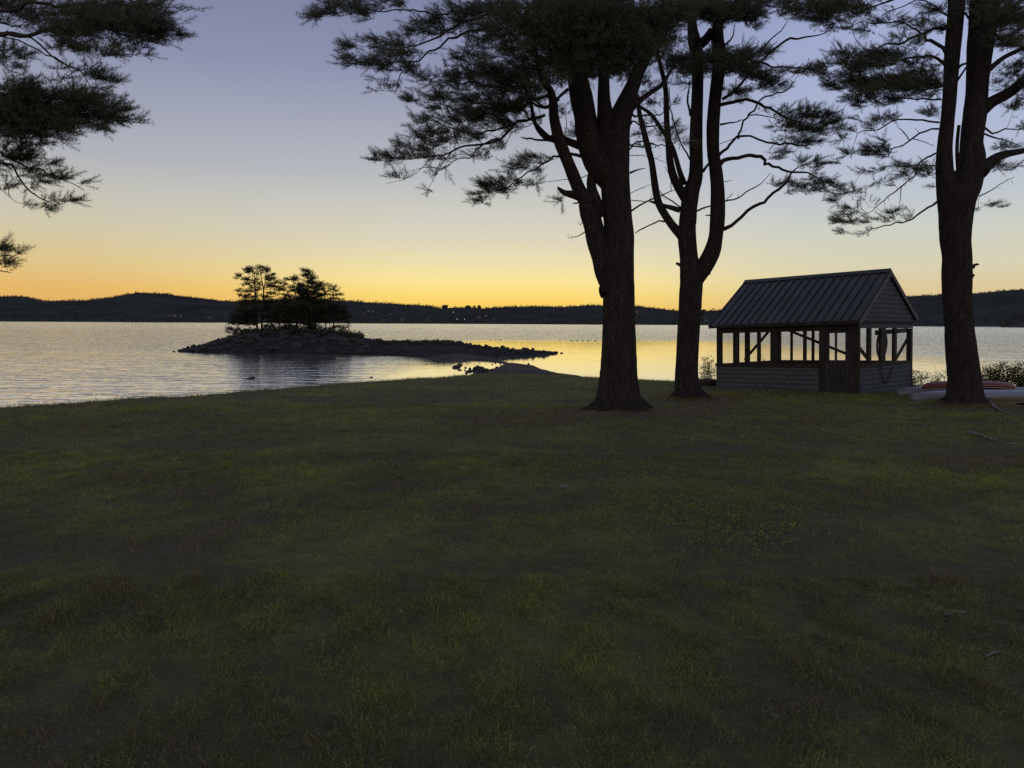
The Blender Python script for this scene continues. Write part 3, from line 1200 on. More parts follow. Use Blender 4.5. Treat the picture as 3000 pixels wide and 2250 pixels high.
def c5(u, v, *r):
    return (2300 + .4219 * u, .4219 * v) + tuple(x * .4219 for x in r)


def c6(u, v, *r):
    return (.5426 * u, .5426 * v) + tuple(x * .5426 for x in r)


def c7(u, v, *r):
    return (1600 + .4823 * u, 500 + .4823 * v) + tuple(x * .4823 for x in r)


def cr(u, v, *r):
    return (2550 + .3617 * u, 750 + .3617 * v) + tuple(x * .3617 for x in r)


def plate(f, u, v, ru, rv, dens=1.0, doff=None):
    q = f(u, v, ru, rv)
    area = q[2] * q[3]
    n = max(2, int(round(area / 62.0 * dens)))
    return q + (n,) + ((doff,) if doff is not None else ())


def wd(q, doff):
    return q[:3] + (doff,)


def edges(f, rows_):
    """rows (v, left, right) -> polyline with half widths"""
    return [f((a + b) / 2, v, (b - a) / 2) for v, a, b in rows_]


DA = float(ground_at(*TREE_BASE['a'])[1])
DB = float(ground_at(*TREE_BASE['b'])[1])
DC = float(ground_at(*TREE_BASE['c'])[1])

# ---- nearest big multi-stem pine
trunkA = [
    edges(c7, [(1500, 262, 640), (1462, 262, 630), (1430, 285, 600), (1395, 300, 582), (1340, 313, 568), (1250, 325, 556), (1100, 334, 549), (950, 342, 543), (800, 345, 537), (700, 350, 535), (600, 356, 533), (500, 356, 533), (400, 356, 533), (300, 352, 520)]) +
    [c4(480, 1300, 98), c4(476, 1180, 100), c4(478, 1080, 100), c4(482, 980, 98), c4(500, 880, 84), c4(530, 780, 72), c4(566, 690, 62), c4(600, 600, 50), c4(640, 500, 44), c4(690, 400, 36), c4(745, 330, 32), c4(800, 240, 28), c4(850, 100, 24), c4(880, -200, 20), c4(900, -700, 12)],
    [c7(425, 780, 60), c7(395, 680, 72), c7(372, 600, 78), c7(345, 520, 68), c7(310, 430, 62), c7(288, 340, 58), c7(262, 250, 58), c7(240, 190, 45)],
    [c4(470, 1330, 60), c4(440, 1240, 90), c4(360, 1130, 95), c4(312, 1010, 88), c4(285, 900, 80), c4(270, 800, 72), c4(245, 680, 75), c4(225, 580, 70), c4(200, 450, 60), c4(170, 250, 50), c4(150, 0, 42), c4(140, -400, 30), c4(130, -1200, 14)],
    [c4(440, 1150, 60), c4(430, 1000, 75), c4(415, 850, 62), c4(402, 700, 45), c4(400, 560, 38), c4(400, 400, 34), c4(405, 200, 28), c4(410, -200, 20)],
    [c4(400, 1500, 30), c4(345, 1400, 40), c4(315, 1300, 32), c4(318, 1230, 32), c4(345, 1150, 40)],
]
limbsA = [
    (-0.8, [c4(300, 1420, 60), c4(235, 1330, 45), c4(185, 1210, 42), c4(145, 1110, 40), c4(100, 1000, 42), c4(72, 900, 38), c4(52, 790, 34), c4(48, 700, 29), c4(25, 620, 24), c4(-30, 560, 20), c4(-60, 420, 16), c4(-90, 250, 12)]),
    (-0.8, [c4(250, 1370, 35), c4(185, 1350, 28), c4(130, 1340, 20), c4(95, 1315, 12), c4(80, 1298, 4)]),
    (0.7, [c4(250, 1020, 26), c4(160, 985, 24), c4(90, 960, 24), c4(20, 960, 20), c4(-30, 930, 16), c4(-80, 850, 14), c4(-110, 700, 12), c4(-150, 600, 10)]),
    (0.9, [c4(600, 740, 26), c4(660, 690, 20), c4(730, 640, 16), c4(800, 590, 14), c4(860, 500, 11), c4(900, 420, 8)]),
]
limbsA += [(-0.6, [c7(345, 760, 16), c7(333, 735, 13), c7(328, 712, 9)])]
boughsA = [
    (-2.0, [c3(1780, 300, 10), c3(1500, 60, 9), c3(1100, 100, 7), c3(700, 60, 5), c3(420, 90, 3.5), c3(280, 120, 2), c3(110, 110, 1)]),
    (-1.6, [c3(1850, 480, 11), c3(1500, 100, 9), c3(1120, 150, 8), c3(960, 220, 7), c3(800, 300, 5), c3(620, 350, 3.5), c3(420, 330, 2), c3(320, 320, 1)]),
    (-1.2, [c3(1850, 500, 11), c3(1450, 160, 9), c3(1150, 215, 8), c3(1000, 290, 7), c3(850, 360, 6), c3(720, 430, 5), c3(560, 460, 3), c3(400, 430, 2), c3(280, 425, 1)]),
    (-1.0, [c3(720, 430, 4), c3(640, 570, 2.5), c3(610, 650, 1.5)]),
    (0.8, [c3(1750, 700, 10), c3(1500, 640, 8), c3(1250, 570, 6), c3(1050, 590, 4), c3(850, 560, 2)]),
    (-0.6, [c3(1700, 740, 10), c3(1450, 740, 8), c3(1200, 710, 6), c3(950, 730, 3), c3(760, 690, 1.5), c3(650, 670, 1)]),
    (-1.6, [c3(1650, 800, 10, -.5), c3(1560, 820, 10, -.6), c3(1480, 840, 10, -.7), c3(1390, 905, 9, -.8), c3(1290, 980, 8, -.9), c3(1140, 1000, 7, -1), c3(1000, 1060, 6, -1.2), c3(860, 1090, 5, -1.3), c3(720, 1100, 3, -1.4), c3(560, 1130, 2, -1.5), c3(420, 1105, 1, -1.6)]),
    (-1.5, [c3(1440, 860, 8, -.8), c3(1340, 900, 7, -.8), c3(1180, 920, 6, -.7), c3(1020, 900, 4, -.6), c3(860, 840, 2, -.6)]),
    (-1.6, [c3(1330, 960, 7, -.9), c3(1200, 1050, 5, -1.1), c3(1130, 1095, 4, -1.1), c3(1040, 1100, 3.5, -1.2), c3(970, 1150, 3, -1.3), c3(900, 1170, 2.5, -1.3), c3(780, 1155, 2, -1.4), c3(700, 1180, 1, -1.4)]),
    (-1.8, [c3(1000, 1060, 4, -1.2), c3(930, 1150, 3, -1.3), c3(880, 1230, 2, -1.4), c3(830, 1310, 1.2, -1.5)]),
    (-1.5, [c3(860, 1100, 3, -1.3), c3(780, 1170, 2, -1.4), c3(700, 1230, 1.5, -1.5), c3(560, 1270, 1, -1.6)]),
    (1.2, [c3(1920, 1090, 12), c3(1820, 1070, 10), c3(1740, 1085, 8), c3(1640, 1150, 6), c3(1520, 1220, 5), c3(1400, 1280, 3.5), c3(1260, 1350, 1.5)]),
    (-0.4, [c3(1720, 985, 9), c3(1650, 925, 8), c3(1600, 870, 6), c3(1540, 830, 5)]),
    (-0.4, [c3(1810, 620, 12), c3(1730, 690, 9), c3(1650, 740, 8), c3(1580, 700, 6), c3(1500, 650, 4)]),
    (1.8, [c4(600, 795, 8), c4(660, 790, 7), c4(760, 800, 5), c4(820, 760, 3)]),
    (1.8, [c4(590, 860, 6), c4(700, 865, 5), c4(800, 880, 3), c4(900, 900, 2)]),
    (1.8, [c4(580, 1000, 6), c4(680, 990, 5), c4(800, 1000, 4), c4(960, 990, 2)]),
    (1.8, [c4(580, 1035, 6), c4(680, 1015, 4), c4(760, 1010, 3)]),
]
deadA = [
    (-1, [c3(1710, 985, 8), c3(1600, 972, 7), c3(1540, 965, 6), c3(1480, 955, 3)]),
    (0.5, [c4(585, 1200, 8), c4(640, 1185, 5), c4(690, 1172, 3)]),
    (0.3, [c4(585, 1470, 7), c4(650, 1425, 6), c4(740, 1385, 5), c4(830, 1345, 4), c4(885, 1320, 2)]),
    (-0.3, [c4(270, 1610, 4), c4(220, 1645, 3), c4(160, 1655, 1.5)]),
    (-0.3, [c4(262, 1520, 3), c4(240, 1560, 2), c4(222, 1550, 1)]),
    (0.3, [c4(200, 1230, 4), c4(240, 1240, 3), c4(300, 1215, 2)]),
    (0, [c4(250, 1085, 10), c4(200, 1072, 8), c4(160, 1072, 5)]),
    (0, [c4(125, 950, 3), c4(142, 870, 2.5), c4(136, 790, 1.5)]),
    (0, [c4(235, 1405, 6), c4(205, 1412, 5), c4(185, 1410, 3)]),
    (0, [c4(590, 1390, 3), c4(640, 1393, 3), c4(720, 1405, 2)]),
    (0, [c4(580, 1345, 2.5), c4(660, 1310, 2), c4(730, 1280, 1.5)]),
    (0, [c4(160, 1245, 2.5), c4(90, 1250, 2), c4(-10, 1258, 1)]),
    (0, [c4(583, 1080, 2.5), c4(680, 1090, 2), c4(760, 1105, 2), c4(840, 1128, 1)]),
]
PA = [(280, 50, 220, 60, 1.2), (130, 125, 90, 28, 1.2), (430, 110, 90, 50, .7), (650, 15, 160, 35, 1), (560, 290, 150, 55, 1.3), (350, 320, 80, 30, 1.3), (800, 215, 150, 50, 1.2), (1000, 130, 200, 80, 1.1), (1250, 70, 250, 80, 1.3),
      (450, 425, 180, 40, 1.3), (310, 425, 60, 28, 1.2), (620, 450, 140, 50, 1.2), (700, 370, 120, 40, 1.2), (560, 570, 110, 60, .4), (475, 630, 40, 35, .6), (700, 500, 90, 50, .6),
      (830, 555, 60, 25, 1.2), (1000, 555, 180, 50, 1.2), (1250, 510, 250, 90, 1.5), (1450, 600, 220, 110, 1.7), (900, 680, 160, 38, 1), (700, 675, 80, 24, 1), (1080, 650, 220, 70, 1.2), (1000, 740, 150, 25, .8),
      (500, 1100, 80, 28, 1.2), (700, 1080, 150, 42, 1.4), (630, 1020, 60, 30, 1.1), (850, 1080, 140, 42, 1.1), (850, 930, 100, 50, .9), (900, 980, 140, 60, .9), (1000, 870, 190, 75, 1.1), (870, 830, 80, 40, .9), (1100, 970, 140, 60, .9),
      (1250, 850, 200, 80, 1.3), (1300, 1080, 120, 60, .4), (1390, 1020, 60, 50, .5), (1150, 1120, 100, 35, .4), (660, 1235, 140, 36, .4), (900, 1210, 100, 45, .35), (850, 1315, 60, 28, .5), (1400, 750, 220, 90, 1.6), (1150, 780, 150, 50, 1.2),
      (1600, 1120, 110, 35, 1.5), (1480, 1160, 80, 40, 1.5), (1310, 1260, 80, 35, 1.5), (1350, 1305, 160, 45, 1.6), (1240, 1375, 60, 40, 1.3), (1180, 1345, 25, 16, 1), (1500, 1270, 100, 40, 1.2), (1640, 1205, 60, 30, .8),
      (1770, 1375, 55, 45, .5), (1780, 790, 60, 60, .5), (1860, 950, 40, 50, 1), (1580, 880, 60, 50, .5)]
DM = [(1600, 400, 250, 120), (1800, 300, 250, 150), (1500, 200, 300, 150), (1750, 100, 300, 130), (2000, 200, 300, 150), (2000, 440, 250, 90), (1600, 550, 250, 80), (1900, 530, 200, 40), (1300, 330, 220, 90), (1150, 420, 180, 70), (1350, 170, 220, 80)]
DM4 = [(150, 200, 350, 200), (450, 150, 350, 200), (400, 400, 300, 120), (700, 140, 250, 130), (820, 100, 200, 90), (100, 470, 200, 70), (300, 490, 250, 55), (560, 480, 120, 80), (500, 330, 250, 100), (250, 60, 400, 90), (700, 300, 120, 70), (900, 60, 150, 70)]
platesA = [plate(c3, *p) for p in PA]
for dd_ in (-2.2, 0.3, 2.4):
    platesA += [plate(c3, *p, dens=.32, doff=dd_) for p in DM]
    platesA += [plate(c4, *p, dens=.48, doff=dd_) for p in DM4]
platesA += [plate(c4, *p) for p in [(760, 715, 110, 30, 1, 1.6), (880, 720, 40, 25, 1, 1.6), (700, 540, 80, 45, 1, 1), (740, 620, 70, 40, .6, 1), (690, 880, 60, 35, 1, 1.7), (780, 950, 140, 32, 1, 1.7), (880, 910, 70, 40, .9, 1.7),
                                    (960, 985, 50, 32, 1, 1.7), (640, 1000, 50, 25, .8, 1.7)]]
pine('pine_tree', 'nearest and thickest pine, several stems spreading from one trunk', None, TREE_BASE['a'], DA, trunkA, limbsA, boughsA, deadA, platesA,
     upper=[(1680, -60, 1660, -900, 26, 16), (1960, -60, 1980, -500, 10, 14)], seed=21, dense=1.3)

# ---- second pine, between the nearest one and the shed
trunkB = [
    edges(c7, [(1420, 745, 1000), (1390, 752, 985), (1360, 768, 955), (1320, 780, 932), (1250, 784, 922), (1150, 789, 924), (1050, 793, 929), (950, 800, 934), (850, 806, 940), (760, 808, 946), (700, 813, 950), (640, 813, 950), (580, 812, 935), (530, 812, 922), (460, 806, 914), (400, 802, 909), (330, 808, 908)]) +
    [c4(983, 1540, 60), c4(990, 1450, 57), c4(1005, 1340, 56), c4(1035, 1240, 48), c4(1042, 1130, 44), c4(1040, 1000, 45), c4(1045, 800, 41), c4(1052, 600, 38), c4(1050, 400, 42), c4(1030, 290, 44), c4(1015, 180, 32), c4(1012, 0, 28), c4(1010, -300, 22), c4(1005, -900, 12)],
    [c7(880, 720, 55), c7(905, 650, 58), c7(950, 600, 52), c7(985, 540, 52), c7(1012, 480, 50), c7(1030, 400, 43)] +
    [c4(1188, 1540, 52), c4(1192, 1430, 50), c4(1190, 1300, 46), c4(1178, 1180, 44), c4(1160, 1050, 42), c4(1158, 900, 43), c4(1165, 780, 43), c4(1178, 640, 42), c4(1200, 480, 44), c4(1205, 380, 46), c4(1190, 280, 44), c4(1192, 180, 36), c4(1195, 0, 30), c4(1200, -400, 20), c4(1205, -900, 10)],
]
limbsB = [
    (0.5, [c4(950, 1640, 40), c4(880, 1570, 30), c4(825, 1490, 28), c4(785, 1420, 26), c4(762, 1330, 24), c4(748, 1230, 23), c4(732, 1120, 22), c4(705, 1020, 22), c4(680, 920, 19), c4(655, 820, 16), c4(642, 740, 14), c4(640, 660, 9)]),
    (-0.6, [c4(980, 1380, 45), c4(930, 1320, 32), c4(885, 1230, 28), c4(862, 1130, 25), c4(850, 1000, 23), c4(838, 850, 20), c4(834, 700, 18), c4(825, 590, 17), c4(800, 480, 15), c4(775, 370, 12), c4(760, 200, 10)]),
    (0.4, [c4(960, 1280, 22), c4(930, 1200, 18), c4(905, 1110, 16), c4(880, 1030, 15), c4(845, 960, 15), c4(795, 890, 14), c4(735, 800, 13), c4(690, 765, 11), c4(650, 740, 10)]),
    (0, [c4(1030, 330, 36), c4(1080, 300, 34), c4(1120, 260, 30), c4(1150, 210, 26)]),
]
boughsB = [
    (1.2, [c4(1210, 1135, 18), c4(1260, 1115, 15), c4(1330, 1105, 13), c4(1420, 1100, 13), c4(1505, 1100, 12), c4(1530, 1128, 10), c4(1620, 1160, 9), c4(1710, 1182, 8), c4(1830, 1205, 6), c4(1930, 1260, 4), c4(2000, 1295, 2)]),
    (-1.0, [c4(1232, 1590, 16), c4(1290, 1550, 13), c4(1370, 1500, 12), c4(1440, 1455, 12), c4(1510, 1405, 11), c4(1570, 1350, 10), c4(1640, 1275, 9), c4(1700, 1212, 7), c4(1760, 1170, 4)]),
    (0.6, [c4(1200, 1075, 12), c4(1250, 1025, 10), c4(1335, 965, 9), c4(1420, 970, 7), c4(1520, 985, 7), c4(1620, 1000, 7), c4(1740, 1010, 6), c4(1850, 990, 3)]),
    (0.9, [c4(1338, 965, 8, .3), c4(1350, 910, 7, .3), c4(1375, 850, 7, .4), c4(1412, 795, 7, .5), c4(1460, 735, 6, .6), c4(1505, 682, 6, .7), c4(1600, 650, 5, .8), c4(1690, 605, 4, .9), c4(1712, 580, 4, .9), c4(1722, 535, 2, .9)]),
    (0.5, [c4(1412, 800, 5, .5), c4(1490, 812, 4, .5), c4(1580, 830, 3, .5), c4(1680, 850, 2, .5)]),
    (-0.9, [c4(1212, 728, 13), c4(1290, 712, 12), c4(1380, 708, 11), c4(1480, 722, 10), c4(1560, 752, 9), c4(1640, 800, 7), c4(1740, 860, 4), c4(1850, 880, 2)]),
    (-0.5, [c4(1222, 690, 12), c4(1280, 635, 10), c4(1350, 560, 9), c4(1430, 480, 7), c4(1490, 400, 7), c4(1545, 340, 8), c4(1620, 300, 8), c4(1700, 252, 8), c4(1760, 264, 7), c4(1850, 243, 5), c4(1940, 222, 3)]),
    (-0.6, [c4(1490, 360, 5), c4(1560, 275, 5), c4(1630, 215, 4), c4(1690, 130, 2)]),
    (0.6, [c4(1240, 470, 9), c4(1400, 450, 8), c4(1540, 440, 7), c4(1650, 460, 6), c4(1760, 465, 5), c4(1900, 490, 3)]),
    (-0.5, [c4(1220, 330, 9), c4(1280, 280, 6), c4(1305, 220, 4), c4(1310, 170, 3)]),
]
deadB = [
    (0.4, [c4(860, 1565, 9), c4(830, 1550, 8), c4(782, 1538, 6), c4(720, 1572, 5), c4(650, 1600, 5), c4(612, 1617, 3)]),
    (0.2, [c4(930, 1460, 20), c4(860, 1440, 17), c4(790, 1415, 12), c4(720, 1400, 7)]),
    (-.3, [c4(935, 1440, 5), c4(870, 1400, 5), c4(810, 1360, 4), c4(785, 1325, 3)]),
    (-.3, [c4(1000, 1110, 6), c4(985, 1050, 6), c4(940, 980, 5), c4(915, 900, 5), c4(885, 820, 5), c4(865, 720, 4), c4(852, 640, 3)]),
    (.3, [c4(1000, 800, 9), c4(985, 740, 8), c4(990, 640, 6), c4(1000, 570, 4)]),
    (-.3, [c4(1208, 865, 8), c4(1265, 845, 6), c4(1330, 842, 4), c4(1365, 830, 3)]),
    (.3, [c4(1240, 1398, 6), c4(1330, 1370, 5), c4(1440, 1305, 4), c4(1500, 1260, 3), c4(1555, 1208, 1.5)]),
    (.3, [c4(1048, 1465, 7), c4(1090, 1445, 6), c4(1145, 1422, 5)]),
    (.3, [c4(1088, 1190, 12), c4(1115, 1160, 9), c4(1140, 1135, 8)]),
    (0, [c4(1240, 1262, 3), c4(1285, 1252, 1.5)]),
    (0, [c4(1250, 1385, 3), c4(1300, 1340, 1.5)]),
    (0, [c4(870, 1330, 3), c4(860, 1240, 2.5), c4(825, 1150, 1.5)]),
    (0, [c4(1205, 1000, 2.5), c4(1310, 960, 2), c4(1400, 905, 1)]),
    (0, [c7(815, 575, 10), c7(800, 565, 9), c7(790, 562, 7)]),
    (0, [c7(970, 630, 10), c7(985, 625, 9), c7(999, 624, 8)]),
    (0, [c7(940, 870, 14), c7(955, 853, 10), c7(965, 846, 6)]),
    (0, [c4(1140, 1496, 5), c4(1108, 1494, 4)]),
]
PB = [(1100, 470, 240, 100, 1.4), (1250, 90, 220, 70, 1.7), (1200, 130, 200, 50, 1.7), (1420, 170, 70, 50, 1.3), (1300, 25, 260, 45, 1.8), (1350, 380, 190, 50, 1.4), (1500, 360, 90, 40, 1), (1400, 500, 200, 70, 1.5), (1550, 540, 100, 50, 1.1),
      (1500, 610, 140, 50, 1.2), (1330, 650, 140, 50, 1.2), (1620, 600, 50, 30, 1), (1700, 490, 140, 32, 1), (1850, 490, 100, 32, 1), (1750, 520, 80, 25, .8),
      (1700, 790, 200, 45, 1.4), (1850, 780, 140, 40, 1.4), (1700, 880, 140, 50, 1.4), (1850, 900, 170, 60, 1.6), (1950, 850, 80, 70, 1.2), (1700, 975, 150, 30, 1.4), (1850, 1000, 110, 35, 1.3), (1640, 1060, 90, 30, 1.2), (1600, 1100, 50, 25, 1),
      (1790, 1130, 90, 40, 1.1), (1890, 1160, 60, 45, 1.1), (1680, 1270, 110, 35, 1.3), (1850, 1265, 140, 42, 1.5), (1750, 1320, 120, 25, 1.2), (1975, 1285, 60, 30, 1.2), (900, 420, 110, 90, 1.2), (880, 300, 80, 60, 1), (920, 600, 70, 30, .9), (1000, 430, 120, 80, 1.2),
      (1150, 30, 200, 60, 1.6), (980, 80, 120, 80, 1.2), (1400, 80, 110, 60, 1.5), (1620, 40, 130, 50, 1.1), (1500, 20, 120, 30, 1.3)]
platesB = [plate(c4, *p) for p in PB]
platesB += [plate(c4, *p, dens=.8, doff=q) for q in (-1.8, 1.8) for p in [(1150, 430, 180, 90), (1250, 90, 200, 70), (1300, 450, 160, 80), (1100, 90, 150, 80)]]
pine('pine_tree', 'slimmer pine forking low into two tall stems, just left of the shed', None, TREE_BASE['b'], DB, trunkB, limbsB, boughsB, deadB, platesB,
     upper=[(2025, -60, 2025, -700, 18, 16), (2105, -60, 2110, -600, 14, 16)], seed=33, dense=1.35)

# ---- right pine in front of the boats
trunkC = [
    edges(cr, [(1260, 560, 1000), (1215, 575, 960), (1180, 592, 935), (1140, 605, 922), (1080, 614, 912), (1000, 620, 902), (900, 614, 884), (800, 608, 868), (700, 603, 855), (600, 600, 842), (500, 594, 834), (400, 589, 829), (300, 581, 824), (200, 579, 824), (100, 578, 828), (0, 580, 826)]) +
    [c5(1183, 1660, 112), c5(1186, 1500, 122), c5(1200, 1380, 130), c5(1250, 1280, 120), c5(1290, 1180, 102), c5(1300, 1080, 92), c5(1295, 1000, 80), c5(1305, 900, 80), c5(1320, 780, 82), c5(1330, 650, 78), c5(1340, 500, 82), c5(1352, 350, 90), c5(1370, 200, 98), c5(1380, 0, 98), c5(1390, -300, 70), c5(1400, -900, 40), c5(1400, -1700, 15)],
    [c5(1170, 1500, 100), c5(1140, 1350, 88), c5(1110, 1200, 66), c5(1106, 1100, 60), c5(1110, 1000, 54), c5(1126, 850, 50), c5(1140, 700, 51), c5(1150, 550, 52), c5(1160, 400, 54), c5(1172, 250, 58), c5(1185, 100, 58), c5(1190, 0, 57), c5(1190, -400, 40), c5(1180, -1200, 18)],
]
limbsC = [
    (0.5, [c5(1350, 1200, 55), c5(1410, 1140, 46), c5(1480, 1090, 36), c5(1560, 1065, 28), c5(1640, 1050, 24), c5(1720, 1030, 20), c5(1900, 980, 14)]),
    (-0.6, [c5(1370, 760, 55), c5(1430, 712, 46), c5(1500, 675, 44), c5(1570, 635, 42), c5(1640, 575, 38), c5(1700, 520, 34), c5(1850, 400, 24), c5(2000, 250, 12)]),
    (0, [c5(1200, 1180, 14), c5(1194, 1080, 14), c5(1196, 980, 13), c5(1208, 870, 12)]),
    (1.2, [c5(1330, 560, 30), c5(1420, 480, 22), c5(1520, 400, 18), c5(1660, 330, 16), c5(1800, 250, 10)]),
]
boughsC = [
    (0.9, [c5(1065, 895, 8), c5(1010, 897, 7), c5(930, 935, 7), c5(865, 980, 6), c5(800, 1015, 5), c5(742, 1028, 5), c5(722, 1100, 3)]),
    (1.4, [c5(1072, 850, 8), c5(960, 842, 7), c5(830, 825, 6), c5(700, 862, 5), c5(600, 900, 4), c5(500, 940, 3), c5(460, 1020, 1)]),
    (-1.0, [c5(1110, 445, 14), c5(1050, 415, 11), c5(960, 398, 9), c5(850, 392, 8), c5(700, 405, 6), c5(520, 430, 4), c5(350, 500, 2)]),
    (0.8, [c5(1125, 400, 16), c5(1080, 345, 14), c5(1040, 290, 13), c5(980, 255, 10), c5(900, 215, 7), c5(780, 160, 6), c5(640, 155, 4), c5(480, 180, 2)]),
    (-1.4, [c5(1130, 190, 14), c5(1000, 220, 11), c5(850, 290, 9), c5(700, 320, 7), c5(560, 372, 5), c5(420, 430, 2)]),
    (1.6, [c5(1150, 120, 8), c5(1050, 50, 6), c5(960, -10, 4), c5(840, 45, 4), c5(740, 75, 3), c5(600, 150, 2)]),
    (-0.9, [c5(1045, 1065, 8), c5(980, 1090, 7), c5(925, 1140, 6), c5(880, 1230, 5), c5(790, 1305, 5), c5(700, 1375, 4), c5(620, 1440, 3), c5(550, 1490, 2)]),
    (-0.7, [c5(1060, 1398, 10), c5(1000, 1435, 8), c5(930, 1490, 7), c5(850, 1535, 6), c5(760, 1560, 5), c5(660, 1588, 4), c5(580, 1602, 2)]),
    (0.6, [c5(1085, 690, 8), c5(960, 700, 6), c5(800, 690, 5), c5(640, 710, 3), c5(500, 700, 1.5)]),
    (-1.2, [c5(1090, 600, 9), c5(960, 600, 7), c5(800, 590, 6), c5(600, 600, 4), c5(380, 560, 2)]),
    (1.0, [c5(1390, 890, 9), c5(1480, 905, 7), c5(1560, 895, 5), c5(1680, 895, 3)]),
    (-.6, [c5(1385, 930, 8), c5(1470, 955, 6), c5(1560, 990, 4), c5(1640, 1020, 3)]),
    (0.3, [c5(865, 975, 4), c5(820, 920, 4), c5(785, 885, 2)]),
    (0.5, [c5(1100, 1150, 6), c5(980, 1160, 5), c5(860, 1150, 4), c5(640, 1180, 2)]),
    (-1.5, [c5(1200, 40, 8), c5(1300, 150, 8), c5(1450, 220, 7), c5(1550, 290, 6), c5(1700, 330, 4)]),
    (-1.5, [c5(1480, 50, 4), c5(1440, 140, 4), c5(1500, 215, 3)]),
]
deadC = [
    (.3, [c5(1350, 1362, 5), c5(1440, 1310, 4), c5(1520, 1270, 3), c5(1585, 1222, 1.5)]),
    (0, [c5(808, 1295, 4), c5(806, 1360, 3), c5(793, 1428, 2)]),
    (0, [c5(1195, 560, 10), c5(1230, 510, 8), c5(1265, 450, 7)]),
    (0, [c5(1195, 480, 12), c5(1230, 450, 10), c5(1265, 440, 8)]),
    (0, [c5(890, 965, 4), c5(950, 985, 3), c5(1040, 1012, 1.5)]),
    (0, [cr(828, 95, 22), cr(842, 76, 14), cr(860, 68, 11), cr(876, 68, 8)]),
    (0, [cr(824, 175, 14), cr(834, 150, 9), cr(843, 158, 6)]),
    (0, [c5(720, 300, 2.5), c5(900, 340, 2), c5(940, 250, 1)]),
]
PC = [(200, 50, 200, 80, 1.5), (400, 90, 180, 100, 1.6), (280, 150, 110, 40, 1.2), (560, 60, 120, 55, .9), (600, 200, 120, 60, .7), (400, 220, 70, 40, .9), (750, 140, 80, 35, .7), (900, 150, 120, 50, 1), (1050, 60, 90, 60, 1.2), (1000, 180, 110, 60, 1.2), (850, 280, 120, 50, 1),
      (400, 370, 110, 45, 1.3), (330, 440, 70, 50, 1.2), (550, 420, 140, 50, 1.6), (700, 395, 140, 55, 1.7), (850, 420, 170, 55, 1.7), (960, 490, 120, 50, 1.4), (400, 530, 140, 50, 1.4), (500, 600, 150, 60, 1.5), (320, 570, 65, 50, 1.1), (700, 590, 200, 80, 1.9), (900, 590, 160, 90, 2.1),
      (1010, 620, 70, 60, 1.7), (450, 680, 90, 40, 1.3), (550, 715, 80, 30, 1.2), (650, 700, 150, 35, 1.3), (780, 700, 100, 40, 1.2), (700, 830, 110, 35, 1.3), (600, 850, 80, 30, 1.3), (450, 810, 60, 50, .5), (480, 880, 60, 40, .4), (1000, 790, 75, 35, 1.4),
      (400, 930, 50, 40, .5), (650, 1000, 90, 40, 1), (600, 1045, 140, 40, 1.2), (450, 1080, 80, 32, 1.1), (700, 1060, 75, 35, 1.2), (390, 1140, 70, 40, .8), (620, 1175, 110, 25, 1.3), (820, 1140, 75, 25, 1.2), (960, 1165, 95, 42, 1.5), (850, 1220, 95, 30, 1.3),
      (700, 1260, 90, 30, .5), (1000, 1225, 50, 25, 1), (780, 1270, 50, 20, .8), (410, 1300, 90, 38, 1), (500, 1335, 80, 30, 1.1), (390, 1400, 65, 40, 1), (450, 1470, 80, 45, 1.1), (400, 1540, 65, 40, 1.1), (370, 1625, 50, 30, .9), (500, 1520, 60, 40, .9), (700, 1450, 80, 40, .6),
      (720, 1530, 80, 32, .9), (620, 1560, 70, 25, .9), (650, 1620, 90, 25, .5), (560, 1385, 40, 22, .8), (950, 1500, 90, 25, .4), (1030, 1310, 25, 25, .8), (320, 1330, 50, 30, 1),
      (1550, 200, 110, 130, 1.5), (1600, 80, 90, 90, 1.5), (1520, 500, 90, 50, 1.4), (1600, 430, 70, 40, 1.2), (1480, 600, 60, 45, 1.2), (1560, 725, 100, 32, 1.4), (1620, 715, 50, 25, 1.1), (1420, 50, 180, 70, 1.6), (1560, 310, 110, 50, 1.4), (1450, 1010, 60, 32, 1.3), (1600, 1030, 55, 25, 1.3),
      (1650, 880, 25, 45, 1), (1480, 1185, 80, 30, 1.4), (1590, 1160, 60, 25, 1.2), (1440, 1425, 60, 30, .8), (1360, 1450, 40, 30, .6), (1480, 1450, 30, 16, .6), (1700, 600, 100, 80, 1.2), (1800, 900, 120, 80, 1), (1800, 300, 150, 100, 1.2)]
platesC = [plate(c5, *p) for p in PC]
platesC += [plate(c5, *p, dens=.8, doff=q) for q in (-1.5, 1.7) for p in [(350, 60, 220, 70), (600, 450, 200, 70), (800, 580, 220, 80), (1500, 120, 180, 120)]]
pine('pine_tree', 'pine at the right standing before the upturned boats, its trunk splitting in two', None, TREE_BASE['c'], DC, trunkC, limbsC, boughsC, deadC, platesC,
     upper=[(2805, -60, 2800, -600, 14, 16), (2885, -60, 2890, -800, 18, 16)], seed=45, dense=1.15)

